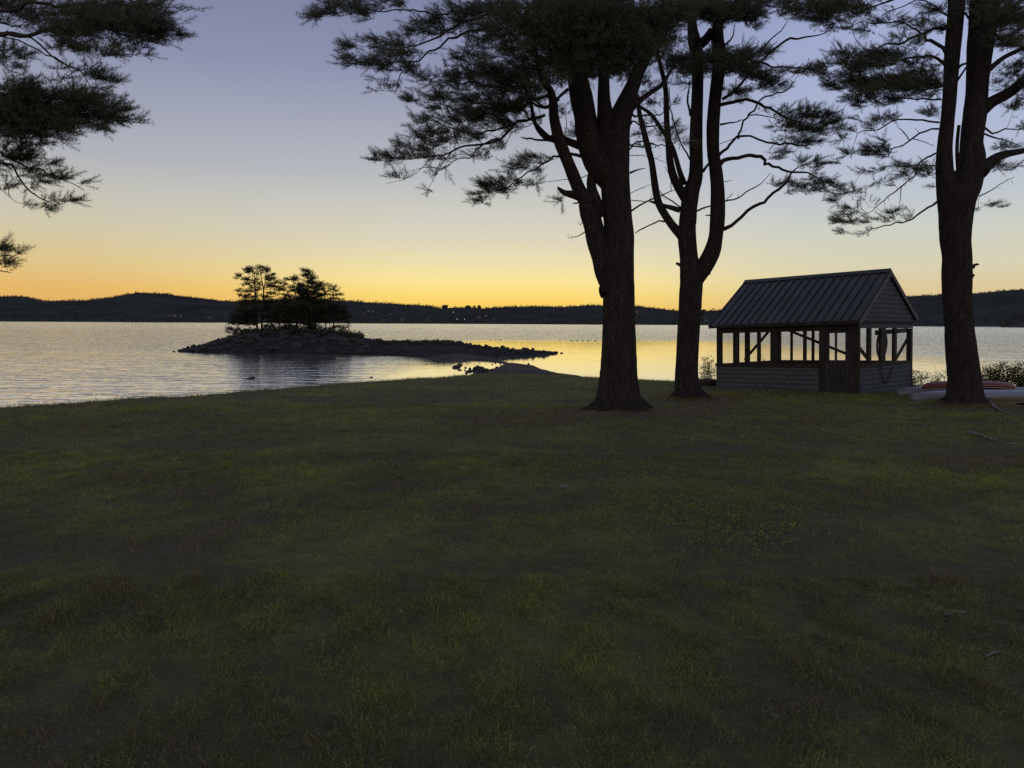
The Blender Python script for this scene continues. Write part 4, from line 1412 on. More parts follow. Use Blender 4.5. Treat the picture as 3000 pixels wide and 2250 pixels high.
# ---- pine reaching in from the left, trunk outside the picture
DL = 14.5
trunkL = [[(-560, 1290, 48), (-555, 1240, 34), (-550, 1100, 29), (-545, 800, 27), (-545, 400, 25), (-540, 0, 22), (-535, -500, 16), (-530, -900, 8)]]
boughsL = [
    (-1.0, [(-545, 250, 11), (-300, 160, 10), (-100, 110, 9.5), c6(0, 188, 15), c6(100, 172, 13), c6(250, 170, 11), c6(400, 178, 9), c6(560, 192, 7), c6(720, 190, 4), c6(900, 180, 1.5)]),
    (-.4, [(-300, 160, 8), (-120, 130, 7), c6(70, 185, 6), c6(200, 252, 6), c6(330, 320, 5), c6(420, 390, 4), c6(480, 470, 2)]),
    (.8, [(-545, 200, 7), (-200, 130, 6), c6(0, 215, 5), c6(150, 260, 4), c6(300, 310, 4), c6(400, 370, 2)]),
    (.5, [(-545, 0, 7), (-200, -10, 6), c6(0, 90, 5), c6(50, 135, 5), c6(150, 150, 2)]),
    (-1.0, [(-545, 450, 9), (-300, 360, 8), (-100, 320, 7), c6(100, 580, 9), c6(300, 600, 7), c6(500, 610, 5), c6(680, 640, 2)]),
    (.7, [(-545, 560, 8), (-200, 480, 7), c6(0, 860, 8), c6(90, 930, 6), c6(130, 1000, 5), c6(200, 1060, 4), c6(300, 1115, 2)]),
    (-.3, [(-545, 520, 8), (-200, 440, 6), c6(50, 840, 7), c6(200, 930, 5), c6(420, 985, 2)]),
    (-.8, [(-545, 860, 6), (-300, 790, 5), (-120, 760, 4), (0, 745, 2.5), (50, 745, 1)]),
    (-.6, [(-545, 80, 7), (-200, 30, 6), (0, 20, 6), (200, 10, 5), (400, 20, 3), (490, 25, 1.5)]),
    (.9, [(-545, 900, 6), (-300, 830, 5), (-120, 800, 4), (0, 795, 2), (40, 805, 1)]),
]
PL = [(650, 40, 260, 50, 1.8), (830, 60, 100, 45, 1.8), (900, 170, 65, 35, 2.0), (820, 170, 130, 50, 2.0), (600, 140, 180, 70, 2), (700, 230, 140, 45, 1.7), (780, 290, 40, 18, 1.4), (450, 180, 180, 70, 2), (480, 50, 180, 60, 1.8), (200, 80, 150, 90, 1.8), (100, 30, 100, 50, 2), (350, 240, 140, 50, 1.6),
      (550, 290, 140, 30, 1.3), (250, 190, 120, 40, 1.5), (80, 270, 100, 40, 1.4), (50, 330, 60, 35, 1.3), (280, 370, 60, 30, .7), (450, 380, 110, 45, 1.6), (560, 430, 70, 38, 1.8), (560, 490, 50, 22, 1.4), (340, 430, 60, 25, 1.2),
      (100, 460, 120, 50, 2.2), (250, 530, 240, 50, 2.4), (450, 530, 140, 40, 2.3), (600, 600, 85, 32, 2), (550, 650, 130, 42, 2.2), (400, 640, 240, 60, 2.5), (200, 650, 240, 70, 2.7), (50, 600, 120, 100, 2.7), (600, 690, 70, 18, 1.4), (250, 740, 120, 45, 2), (100, 760, 120, 80, 2.4),
      (350, 780, 35, 20, 1.4), (130, 850, 120, 55, 2), (230, 880, 45, 32, 1.4), (100, 930, 100, 35, 1.8), (300, 960, 85, 30, 1.8), (400, 985, 50, 16, 1.7), (200, 1000, 90, 40, 1.2), (340, 1090, 80, 30, 1.9), (280, 1130, 60, 28, 1.6), (100, 1090, 60, 40, .6), (40, 1000, 60, 50, .9),
      (20, 1355, 50, 24, 5), (85, 1368, 24, 12, 5), (10, 1440, 30, 30, 5), (-60, 60, 150, 80, 1.5), (-200, 300, 200, 60, 1), (-200, 620, 200, 100, 1.2), (-150, 900, 150, 80, 1)]
platesL = [plate(c6, *p) for p in PL]
platesL += [plate(c6, *p, dens=1.2, doff=q) for q in (-.9, 1.1) for p in [(200, 640, 260, 80), (60, 600, 120, 100), (450, 560, 160, 50), (700, 130, 180, 70), (450, 120, 150, 70)]]
pine('pine_tree', 'pine reaching in from the left edge, only its long dense boughs in the picture', None, (-560, 1262), DL, trunkL, (), boughsL, (), platesL,
     upper=[(-545, -100, -535, -800, 20, 14)], seed=57, needle=(11, 0.095, 0.0045), dense=0.52)

# ------------------------------------------------------------------ island pines
def ci(u, v, *r):
    return (600 + .2260 * u, 750 + .2260 * v) + tuple(x * .2260 for x in r)


def island_pine(label, d, trunk, plates, seed, boughs=(), group=None, dens=1.25):
    px, py = trunk[0][0][:2]
    b = ci(px, py)
    pls = [plate(ci, *p) for p in plates]
    pls = [(p[0], p[1], p[2], p[3], max(3, int(p[2] * p[3] / 5.5 * q[4] * dens * (1.35 if q[1] > 560 else 1.0)))) for p, q in zip(pls, plates)]
    tr = [[ci(*q) for q in t] for t in trunk]
    bo = []
    for q in plates:   # a bough from the nearest stem to each plate
        best = min(((abs(t[1] - q[1] - 25) + 0.6 * abs(t[0] - q[0])), t) for st in trunk for t in np.array([(np.interp(s, range(len(st)), [w[0] for w in st]), np.interp(s, range(len(st)), [w[1] for w in st])) for s in np.linspace(0, len(st) - 1, 14)]).tolist())[1]
        if q[2] < 70:
            bo.append((random.uniform(-1, 1), [ci(best[0], best[1], 4.5), ci((best[0] + q[0]) / 2, (best[1] + q[1]) / 2 + 6, 3.2), ci(q[0], q[1], 1.5)]))
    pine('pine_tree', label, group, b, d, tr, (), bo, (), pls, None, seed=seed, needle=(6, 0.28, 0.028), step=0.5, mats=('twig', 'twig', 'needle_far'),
         flare=False, twig_r=0.014, shoot=0.5)


island_pine('left tall island pine with open asymmetric crown leaning left', 88, [[(682, 1000, 17), (676, 880, 14), (665, 700, 12), (655, 560, 11), (649, 400, 9), (645, 270, 6), (630, 150, 3)]],
            [(620, 170, 45, 25, 1.2), (585, 190, 40, 25, 1), (640, 220, 35, 30, .8), (560, 225, 30, 14, .9), (490, 265, 35, 16, 1.2), (450, 290, 25, 10, .8), (530, 300, 40, 14, .8), (590, 320, 45, 20, .9), (640, 330, 35, 30, .7), (500, 360, 30, 12, .7), (560, 375, 50, 18, .8),
             (620, 400, 30, 25, .8), (450, 440, 32, 10, .8), (500, 470, 40, 14, .8), (470, 500, 40, 14, .9), (560, 460, 50, 20, .7), (530, 530, 60, 16, .9), (610, 520, 50, 30, 1), (690, 440, 22, 40, 1.2), (690, 350, 20, 35, 1), (600, 600, 120, 40, 1), (560, 700, 120, 50, 1), (520, 790, 130, 40, 1), (470, 840, 120, 30, 1)], 71)
island_pine('second tall island pine, close right of the first, crown sweeping right', 90, [[(735, 1000, 16), (742, 850, 14), (748, 750, 12), (756, 560, 11), (762, 440, 9), (745, 340, 7), (728, 250, 5), (715, 140, 3)], [(762, 450, 7), (775, 380, 6), (790, 290, 5), (795, 200, 3)]],
            [(725, 160, 30, 25, 1.1), (760, 175, 35, 20, 1), (800, 200, 28, 22, 1.1), (740, 220, 45, 22, .8), (830, 250, 40, 16, .9), (780, 270, 40, 22, .8), (870, 285, 40, 14, 1.1), (830, 320, 50, 16, 1), (900, 330, 35, 10, 1), (880, 360, 45, 10, 1), (930, 352, 30, 7, .8), (800, 370, 40, 16, .6),
             (840, 400, 50, 16, .9), (900, 405, 50, 14, 1.1), (970, 410, 45, 14, 1.1), (930, 440, 60, 14, 1), (1010, 445, 45, 12, 1.2), (1070, 475, 35, 9, 1), (860, 490, 60, 13, 1), (980, 500, 60, 12, .8), (800, 530, 60, 18, 1), (1050, 520, 60, 16, 1), (880, 600, 160, 40, 1.1), (880, 700, 170, 50, 1.1), (880, 800, 170, 45, 1)], 72)
island_pine('short leaning island pine fanning up and left of the tallest one', 86, [[(1195, 1000, 13), (1188, 800, 11), (1178, 600, 9), (1168, 450, 7), (1155, 330, 4), (1140, 270, 2)]],
            [(1150, 280, 30, 22, 1.1), (1110, 310, 35, 14, 1.1), (1045, 350, 32, 10, 1), (1090, 370, 40, 12, 1), (1180, 320, 35, 25, 1.1), (1130, 400, 50, 14, .9), (1190, 390, 40, 30, 1.2), (1150, 450, 50, 16, .8), (1210, 460, 40, 30, 1.3), (1150, 560, 110, 30, 1.1), (1120, 680, 130, 50, 1.1), (1120, 800, 150, 50, 1.1)], 73)
island_pine('tallest island conifer with narrow pointed top, centre of the clump', 88, [[(1352, 1010, 18), (1348, 850, 15), (1342, 600, 13), (1338, 400, 9), (1334, 280, 6), (1332, 175, 3)]],
            [(1320, 190, 30, 22, 1.2), (1355, 200, 28, 18, 1.2), (1330, 240, 50, 22, 1.4), (1280, 270, 35, 10, 1), (1390, 265, 30, 12, 1), (1340, 290, 60, 16, 1.4), (1395, 320, 45, 9, 1.1), (1300, 330, 55, 16, 1.2), (1360, 350, 60, 18, 1.3), (1260, 390, 45, 30, 1.5), (1330, 420, 70, 30, 1.4), (1280, 470, 70, 40, 1.6),
             (1360, 490, 80, 40, 1.6), (1320, 570, 130, 50, 1.6), (1330, 680, 150, 60, 1.5), (1330, 790, 160, 50, 1.3), (1350, 900, 60, 60, 1.4)], 74)
island_pine('bushy island pine just right of the tallest one', 91, [[(1425, 1000, 12), (1432, 800, 10), (1440, 550, 8), (1450, 370, 4)]],
            [(1440, 360, 50, 16, 1.2), (1490, 370, 32, 12, 1.1), (1420, 390, 55, 16, 1.2), (1480, 400, 45, 18, 1.2), (1430, 440, 50, 22, .8), (1480, 450, 40, 20, .8), (1460, 520, 60, 25, 1.2), (1450, 620, 90, 45, 1.2), (1460, 740, 100, 50, 1.2), (1450, 830, 110, 30, 1)], 75)
island_pine('thin open island pine, second from the right of the clump', 88, [[(1574, 1000, 9), (1566, 850, 8), (1556, 650, 7), (1550, 500, 6), (1552, 390, 3)]],
            [(1550, 385, 35, 10, 1), (1590, 400, 30, 10, .7), (1530, 430, 30, 14, .6), (1560, 460, 40, 12, .6), (1610, 440, 30, 12, .6), (1550, 510, 50, 18, .8), (1600, 500, 40, 14, .7), (1540, 600, 70, 40, 1), (1560, 700, 80, 50, 1), (1580, 800, 90, 35, .9)], 76)
island_pine('rightmost island pine with a bare straight lower trunk', 87, [[(1668, 1000, 13), (1672, 880, 10), (1672, 700, 8), (1668, 520, 6), (1664, 405, 3)]],
            [(1665, 410, 25, 14, .9), (1695, 430, 30, 10, .8), (1640, 450, 35, 12, .7), (1715, 460, 30, 8, .8), (1690, 490, 45, 12, .8), (1740, 500, 30, 12, .9), (1640, 510, 40, 12, .7), (1660, 560, 90, 16, 1), (1700, 650, 110, 45, .9), (1690, 740, 120, 45, .9), (1740, 800, 110, 35, .8), (1640, 820, 60, 20, .8)], 77)
for k, (lab, tr, pl, dd) in enumerate([
    ('low spreading island pine at the left end, boughs near the rocks', [[(420, 1010, 7), (430, 930, 6), (445, 850, 4), (460, 780, 2)]], [(340, 880, 45, 12, 1), (300, 940, 35, 8, 1), (350, 960, 40, 9, .9), (340, 1000, 40, 8, .8), (420, 960, 40, 18, .8), (430, 880, 60, 14, 1), (440, 800, 60, 30, 1)], 87),
    ('small bushy pine between the left end and the first tall pine', [[(580, 1000, 7), (575, 930, 5), (570, 850, 3)]], [(560, 880, 70, 16, .9), (620, 870, 60, 16, .9), (510, 970, 50, 18, .6), (590, 960, 30, 18, .6), (640, 900, 40, 14, .8), (560, 790, 80, 40, 1)], 88),
    ('young pine in the shadowed middle of the island clump, first of three', [[(960, 1000, 8), (962, 850, 6), (965, 700, 3)]], [(960, 640, 60, 40, 1.1), (950, 740, 100, 45, 1.1), (960, 850, 110, 28, 1.1), (850, 910, 60, 25, .8), (960, 930, 50, 25, .9)], 86),
    ('young pine in the shadowed middle of the island clump, second of three', [[(1060, 1000, 7), (1062, 850, 6), (1060, 680, 3)]], [(1060, 600, 50, 40, 1.1), (1050, 720, 90, 45, 1.1), (1070, 840, 100, 30, 1.1), (1060, 900, 40, 20, .8), (1130, 930, 50, 22, .8)], 90),
    ('young pine in the shadowed middle of the island clump, third of three', [[(1245, 1000, 7), (1245, 850, 6), (1242, 650, 3)]], [(1240, 640, 80, 50, 1.2), (1240, 760, 110, 50, 1.2), (1240, 860, 100, 25, 1.2), (1200, 920, 50, 22, .8)], 85),
    ('young pine under the bushy one, right of centre on the island', [[(1480, 1000, 6), (1482, 880, 5), (1485, 700, 3)]], [(1490, 700, 80, 50, 1), (1490, 820, 100, 35, 1), (1440, 920, 40, 20, .7), (1510, 930, 35, 20, .7)], 86),
    ('slim young pine between the two rightmost island pines', [[(1615, 1000, 5), (1618, 880, 4), (1620, 700, 2)]], [(1620, 700, 60, 50, .9), (1620, 820, 80, 35, .9), (1630, 930, 50, 22, .6)], 90),
    ('leafy sapling at the right end of the island wood', [[(1758, 1010, 4), (1765, 930, 3), (1775, 830, 2)]], [(1830, 800, 60, 30, .7), (1790, 760, 60, 40, .7), (1850, 880, 30, 22, .5), (1780, 950, 45, 25, .35), (1740, 940, 30, 18, .3), (1860, 920, 25, 12, .5)], 86)]):
    island_pine(lab, dd, tr, pl, 90 + k, group='undergrowth pines on the island')
rng = np.random.default_rng(400)

# low island scrub
tri = []
for _ in range(420):
    px = rng.uniform(690, 1060)
    wl_ = np.interp(px, cols[:, 0], cols[:, 1])
    d0 = (CAM_Z - WATER_Z) * F / (wl_ - 939.1 - 0.00524 * px)
    y = d0 + np.interp(px, cols[:, 0], cols[:, 3]) * rng.uniform(0.8, 1.15)
    x = (px - CX) / F * y
    round_blob(np.array((x, y, island_z(x, y) - 0.1)), rng.uniform(0.25, 0.75), rng.uniform(0.2, 0.5), 30, tri)
for _ in range(260):
    px = rng.uniform(1100, 1345)
    wl_ = np.interp(px, cols[:, 0], cols[:, 1])
    d0 = (CAM_Z - WATER_Z) * F / (wl_ - 939.1 - 0.00524 * px)
    y = d0 + np.interp(px, cols[:, 0], cols[:, 3]) * rng.uniform(0.75, 1.1)
    x = (px - CX) / F * y
    round_blob(np.array((x, y, island_z(x, y) - 0.1)), rng.uniform(0.15, 0.3), rng.uniform(0.15, 0.35), 20, tri)
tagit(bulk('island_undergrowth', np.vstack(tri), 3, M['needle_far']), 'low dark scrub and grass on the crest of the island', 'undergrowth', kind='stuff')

# ------------------------------------------------------------------ shed
SH0 = P(2515, 1161, 24.1)
SH0[2] = -0.72
ang = math.atan2(0.686, 0.727)
shed = empty('screened_shed', SH0, 'old grey screened shed with ribbed metal roof and shingled gable by the water', 'shed')
SM = Matrix.Translation(SH0) @ Matrix.Rotation(ang, 4, 'Z') @ Matrix.Rotation(math.radians(-2.0), 4, 'X')
shed.matrix_world = SM
SMI = np.array(SM.inverted())
Wd, Ln = 4.8, 5.21


def sloc(px, py, axis, val):
    o = SMI @ np.array((0, 0, CAM_Z, 1))
    dv = SMI[:3, :3] @ ray(px, py)
    t = (val - o[axis]) / dv[axis]
    return o[:3] + dv * t


def k1(u, v):
    return 2000 + .45208 * u, 700 + .45208 * v


def sF(u, v=690):
    return sloc(*k1(u, v), 0, 0.0)


def sG(u, v=690):
    return sloc(*k1(u, v), 1, 0.0)


def sB(u, v):
    a = sloc(*k1(u, v), 0, Wd)
    return a if a[1] <= Ln else sloc(*k1(u, v), 1, Ln)


def brickmat(name, a, b, mortar, swap, bw=0.13, bh=0.19):
    m = NM(name, 0.85, 0.2)
    t = m.N.new('ShaderNodeTexCoord')
    sp = m.N.new('ShaderNodeSeparateXYZ')
    m.L.new(t.outputs['Object'], sp.inputs[0])
    cb = m.N.new('ShaderNodeCombineXYZ')
    m.L.new(sp.outputs[1 if swap else 0], cb.inputs[0])
    m.L.new(sp.outputs[2], cb.inputs[1])
    br = m.N.new('ShaderNodeTexBrick')
    m.L.new(cb.outputs[0], br.inputs['Vector'])
    br.inputs['Scale'].default_value = 1.0
    br.inputs['Brick Width'].default_value = bw
    br.inputs['Row Height'].default_value = bh
    br.inputs['Mortar Size'].default_value = 0.009
    br.inputs['Color1'].default_value = a + (1,)
    br.inputs['Color2'].default_value = b + (1,)
    br.inputs['Mortar'].default_value = mortar + (1,)
    n = m.noise(m.coord((1, 1, 1)), 5, 4)
    c = m.mix(m.math('MULTIPLY', n, 0.5), br.outputs['Color'], (0.05, 0.052, 0.058), 'MIX')
    m.col(c)
    m.bump(br.outputs['Fac'], -0.5, 0.01)
    return m.m


shF = brickmat('shingle_long_wall', (0.084, 0.102, 0.126), (0.066, 0.080, 0.100), (0.022, 0.022, 0.026), True, 0.30, 0.16)
shG = brickmat('shingle_gable', (0.066, 0.088, 0.128), (0.044, 0.060, 0.088), (0.013, 0.015, 0.020), False, 0.16, 0.16)
timber = simple('dark_timber', (0.018, 0.016, 0.017), (0.036, 0.032, 0.034), 6, 0.85, 0.2, 0.3, 0.01, (1, 1, 0.2))
doorm = simple('dark_door_paint', (0.018, 0.016, 0.024), (0.032, 0.029, 0.040), 5, 0.7, 0.3, 0.3, 0.01, (1, 1, 0.2))
roofmetal = NM('painted_metal_roof', 0.5, 0.3)
n_ = roofmetal.noise(roofmetal.coord((1, 1, 1)), 1.6, 5)
roofmetal.col(roofmetal.ramp(n_, [(0.3, (0.016, 0.017, 0.021)), (0.7, (0.032, 0.033, 0.041))]))
roofmetal = roofmetal.m
trimm = simple('weathered_trim', (0.06, 0.063, 0.078), (0.09, 0.094, 0.115), 6)
# screen cloth
scm = bpy.data.materials.new('insect_screen')
scm.use_nodes = True
sn, sl = scm.node_tree.nodes, scm.node_tree.links
tb_ = sn.new('ShaderNodeBsdfTransparent')
tb_.inputs[0].default_value = (1, 1, 1, 1)
mx = sn.new('ShaderNodeMixShader')
mx.inputs[0].default_value = 0.13
sn['Principled BSDF'].inputs['Base Color'].default_value = (0.05, 0.05, 0.05, 1)
sl.new(tb_.outputs[0], mx.inputs[1])
sl.new(sn['Principled BSDF'].outputs[0], mx.inputs[2])
sl.new(mx.outputs[0], sn['Material Output'].inputs[0])

SILL = 0.98
TOPF = 2.16
yL = Ln
y_door_post = sF(905)[1]


def clap(b, axis, a0, a1, z0, z1, out):
    """lapped courses of shingles; axis 'y' = long wall (x=0 side), 'x' = gable (y=0 side)"""
    h = 0.16
    z = z0
    while z < z1 - 0.01:
        zt = min(z + h, z1)
        if axis == 'y':
            b.prism([(0.0, a0, z), (-out, a0, z), (-out * 0.35, a0, zt), (0.0, a0, zt)], (0, a1 - a0, 0))
        else:
            b.prism([(a0, 0.0, z), (a0, -out, z), (a0, -out * 0.35, zt), (a0, 0.0, zt)], (a1 - a0, 0, 0))
        z += h


b = MB()
y_panel = sF(889)[1]
clap(b, 'y', y_panel + 0.02, yL + 0.02, -0.12, SILL - 0.06, 0.028)
b.build('lower_wall', shF, shed)['label'] = 'low shingled wall under the long screened side'
b = MB()
xp = sG(1150)[0]
clap(b, 'x', xp, Wd - 0.02, -0.12, SILL - 0.06, 0.028)
b.build('lower_wall', shG, shed)['label'] = 'low shingled wall under the gable screens'
b = MB()
b.box((Wd - 0.10, 0.02, -0.1), (Wd, yL, SILL - 0.06))
b.build('lower_wall', timber, shed)
b = MB()
b.box((0.02, yL - 0.08, -0.1), (Wd - 0.1, yL + 0.0, SILL - 0.06))
b.build('lower_wall', timber, shed)
# sills
for a_, c_ in (((-0.04, y_panel + 0.02, SILL - 0.06), (0.12, yL + 0.05, SILL + 0.06)), ((xp, -0.04, SILL - 0.06), (Wd - 0.04, 0.12, SILL + 0.06)), ((Wd - 0.12, 0.12, SILL - 0.06), (Wd + 0.02, yL, SILL + 0.04)), ((0.12, yL - 0.1, SILL - 0.06), (Wd - 0.12, yL + 0.02, SILL + 0.04))):
    b = MB()
    b.box(a_, c_)
    b.build('sill', timber, shed)
# top plates
for a_, c_ in (((-0.02, 0.0, TOPF), (0.10, yL, TOPF + 0.30)), ((Wd - 0.10, 0.0, TOPF + 0.14), (Wd, yL, TOPF + 0.42)), ((0.10, yL - 0.1, TOPF + 0.14), (Wd - 0.1, yL, TOPF + 0.26))):
    b = MB()
    b.box(a_, c_)
    b.build('beam', timber, shed)
# gable band + triangle
b = MB()
clap(b, 'x', -0.03, Wd + 0.03, TOPF + 0.06, TOPF + 0.28, 0.026)
b.build('gable_band', shG, shed)
RZ, EZ, EZR, OV = 4.18, 2.45, 2.60, 0.22
b = MB()
z = TOPF + 0.28
while z < RZ - 0.1:
    zt = min(z + 0.16, RZ - 0.06)

    def hw(zz, e):
        return (RZ - 0.07 - zz) / ((RZ - e) / (Wd / 2 + OV))
    a0, a1, b0, b1 = hw(z, EZ), hw(zt, EZ), hw(z, EZR), hw(zt, EZR)
    b0, b1 = min(b0, Wd / 2 + 0.03), min(b1, Wd / 2 + 0.03)
    a0, a1 = min(a0, Wd / 2 + 0.03), min(a1, Wd / 2 + 0.03)
    c = Wd / 2
    o0, o1 = -0.045, -0.025
    b.add([(c - a0, o0, z), (c + b0, o0, z), (c + b1, o1, zt), (c - a1, o1, zt), (c - a0, 0.02, z), (c + b0, 0.02, z), (c + b1, 0.02, zt), (c - a1, 0.02, zt)],
          [(0, 1, 2, 3), (7, 6, 5, 4), (0, 4, 5, 1), (3, 2, 6, 7), (0, 3, 7, 4), (1, 5, 6, 2)])
    z += 0.16
b.build('gable', shG, shed)
b = MB()
b.prism([(0.1, yL, TOPF + 0.16), (Wd - 0.1, yL, TOPF + 0.16), (Wd / 2, yL, RZ - 0.12)], (0, -0.06, 0))
b.build('gable', timber, shed)
b = MB()
b.box((-0.05, -0.075, TOPF + 0.24), (Wd + 0.1, -0.045, TOPF + 0.31))
b.build('gable_trim', timber, shed)
# roof
roof = MB()
y0r, y1r = -0.09, yL + 0.17
for s in (0, 1):
    ex = -OV if s == 0 else Wd + OV
    ez = EZ if s == 0 else EZR
    roof.prism([(ex, y0r, ez), (ex, y1r, ez), (Wd / 2, y1r, RZ), (Wd / 2, y0r, RZ)], (0, 0, 0.035))
roof = roof.build('roof', roofmetal, shed)
ns = 18
for s in (0, 1):
    ex = -OV if s == 0 else Wd + OV
    ez = EZ if s == 0 else EZR
    b = MB()
    for k in range(ns + 1):
        y = y0r + 0.02 + (y1r - y0r - 0.04) * k / ns
        b.beam((ex, y, ez + 0.055), (Wd / 2, y, RZ + 0.055), 0.03, 0.045, (0, 0, 1))
    b.build('standing_seams', roofmetal, roof)
b = MB()
b.prism([(Wd / 2 - 0.16, y0r - .02, RZ - 0.03), (Wd / 2, y0r - .02, RZ + 0.1), (Wd / 2 + 0.16, y0r - .02, RZ - 0.03), (Wd / 2, y0r - .02, RZ + 0.06)], (0, y1r - y0r + .04, 0))
b.build('ridge_cap', roofmetal, roof)
for s in (0, 1):
    ex = -OV if s == 0 else Wd + OV
    ez = EZ if s == 0 else EZR
    for yy in (y0r - 0.03, y1r + 0.03):
        b = MB()
        b.beam((ex, yy, ez - 0.06), (Wd / 2, yy, RZ - 0.06), 0.03, 0.15, (0, 0, 1))
        b.build('rake_board', trimm, shed)
    b = MB()
    b.box((ex - 0.02 if s == 0 else ex - 0.01, y0r, ez - 0.10), (ex + 0.01 if s == 0 else ex + 0.02, y1r, ez - 0.003))
    b.build('fascia', timber, shed)
# rafters / tie beams inside
for yy in (1.4, 2.8, 4.1):
    b = MB()
    b.beam((0.1, yy, TOPF + 0.26), (Wd - 0.1, yy, TOPF + 0.26), 0.05, 0.12)
    b.build('tie_beam', timber, shed)


def post(name, axis, u0, u1, z0=SILL + 0.06, z1=TOPF, dep=0.09):
    b = MB()
    if axis == 'F':
        a, c = sorted((sF(u0)[1], sF(u1)[1]))
        b.box((0.0, a, z0), (dep, c, z1))
    else:
        a, c = sorted((sG(u0)[0], sG(u1)[0]))
        b.box((a, 0.0, z0), (c, dep, z1 + 0.06))
    b.build(name, timber, shed)


for u0, u1 in ((343, 360), (481, 500), (567, 613), (779, 797)):
    post('stud', 'F', u0, u1)
for u0, u1 in ((1206, 1224), (1286, 1316), (1372, 1389)):
    post('stud', 'G', u0, u1)
# corner posts
b = MB()
b.box((-0.01, yL - 0.17, -0.1), (0.13, yL + 0.01, TOPF))
b.build('corner_post', timber, shed)
a1_ = sF(1081)[1]
b = MB()
b.box((-0.035, -0.01, -0.15), (0.10, a1_, TOPF + 0.1))
b.box((0.10, -0.01, -0.15), (xp, 0.10, TOPF + 0.06))
b.build('corner_post', timber, shed)
b = MB()
b.box((Wd - 0.20, -0.03, -0.15), (Wd + 0.02, 0.12, TOPF + 0.05))
b.build('corner_post', timber, shed)
b = MB()
b.box((Wd - 0.14, yL - 0.14, -0.15), (Wd - 0.001, yL - 0.001, TOPF))
b.build('corner_post', timber, shed)
# door
dp0, dp1 = sF(930)[1], sF(889)[1]
b = MB()
b.box((-0.03, dp0, -0.15), (0.09, dp1 + 0.02, TOPF))
b.build('door_jamb', timber, shed)
d0_, d1_ = a1_, dp0
za, zb_, zt_ = sF(1000, 785)[2], sF(1000, 610)[2], sF(1000, 590)[2]
hd = sF(1000, 584)[2]
b = MB()
yw0, yw1 = sF(1055)[1], sF(950)[1]
b.box((-0.02, d0_, -0.05), (0.03, d1_, za - 0.1))
b.box((-0.02, d0_, za - 0.1), (0.03, d1_, za))
b.box((-0.02, d0_, za), (0.03, yw0, hd))
b.box((-0.02, yw1, za), (0.03, d1_, hd))
b.box((-0.02, yw0, zb_), (0.03, yw1, hd))
door = b.build('door', doorm, shed)
b = MB()
npl = 6
for k in range(npl):
    w_ = (d1_ - d0_) / npl
    b.box((-0.033 - 0.004 * (k % 2), d0_ + w_ * k + 0.008, -0.04), (-0.02, d0_ + w_ * (k + 1) - 0.008, za - 0.06))
b.build('door_boards', doorm, door)
b = MB()
m0, m1 = sF(1000)[1], sF(986)[1]
b.box((-0.01, m0, za), (0.02, m1, zb_))
b.build('muntin', timber, door)
b = MB()
b.box((-0.065, d1_ - 0.10, 0.9), (-0.037, d1_ - 0.06, 1.02))
b.build('handle', trimm, door)
b = MB()
b.box((-0.02, m0, hd), (0.05, m1, TOPF))
b.build('transom_bar', timber, shed)
# braces seen through, on the far walls
for (u0, v0), (u1, v1), w_ in (((395, 782), (565, 582), 0.10), ((640, 572), (1060, 742), 0.10), ((1365, 790), (1452, 640), 0.12), ((1240, 608), (1445, 592), 0.17), ((1130, 700), (1200, 790), 0.12)):
    p, q = sB(u0, v0), sB(u1, v1)
    if abs(p[0] - Wd) < 1e-6 and abs(q[0] - Wd) > 1e-6:
        q = sloc(*k1(u1, v1), 0, Wd)
    elif abs(p[0] - Wd) > 1e-6 and abs(q[0] - Wd) < 1e-6:
        p = sloc(*k1(u0, v0), 0, Wd)
    if (u0, v0) in ((1240, 608),):
        p, q = sloc(*k1(u0, v0), 1, 0.6), sloc(*k1(u1, v1), 1, 0.6)
    if u0 == 1130:
        p, q = sloc(*k1(u0, v0), 1, 0.3), sloc(*k1(u1, v1), 1, 0.3)
    if u0 == 1365:
        p, q = sloc(*k1(u0, v0), 1, 0.25), sloc(*k1(u1, v1), 1, 0.25)
    b = MB()
    off = np.array((-0.05, 0, 0)) if abs(p[0] - Wd) < 1e-6 else np.array((0, -0.05, 0))
    b.beam(p + off, q + off, 0.05, w_, (0, 0, 1))
    b.build('brace', timber, shed)
for u0, u1 in ((324, 336), (400, 424), (622, 638), (703, 716), (841, 856), (1000, 1001)):
    p, q = sB(u0, 690), sB(u1, 690)
    b = MB()
    if abs(p[0] - Wd) < 1e-6:
        a, c = sorted((p[1], q[1]))
        b.box((Wd - 0.09, a, SILL), (Wd - 0.01, max(c, a + 0.05), TOPF + .14))
    else:
        a, c = sorted((p[0], q[0]))
        b.box((a, yL - 0.09, SILL), (max(c, a + 0.05), yL - 0.01, TOPF + .14))
    b.build('stud', timber, shed)
# screens
for vs in ([(0.05, y_panel, SILL + .06), (0.05, yL - .17, SILL + .06), (0.05, yL - .17, TOPF), (0.05, y_panel, TOPF)],
           [(0.004, yw0, za), (0.004, yw1, za), (0.004, yw1, zb_), (0.004, yw0, zb_)],
           [(xp, 0.05, SILL + .06), (Wd - .2, 0.05, SILL + .06), (Wd - .2, 0.05, TOPF + .06), (xp, 0.05, TOPF + .06)],
           [(Wd - 0.05, 0.12, SILL), (Wd - 0.05, yL - .14, SILL), (Wd - 0.05, yL - .14, TOPF + .14), (Wd - 0.05, 0.12, TOPF + .14)],
           [(0.13, yL - 0.05, SILL), (Wd - .14, yL - 0.05, SILL), (Wd - .14, yL - 0.05, TOPF + .14), (0.13, yL - 0.05, TOPF + .14)]):
    me = bpy.data.meshes.new('screen')
    me.from_pydata(vs, [], [(0, 1, 2, 3)])
    me.materials.append(scm)
    o = bpy.data.objects.new('screen', me)
    COL.objects.link(o)
    o.parent = shed
b = MB()
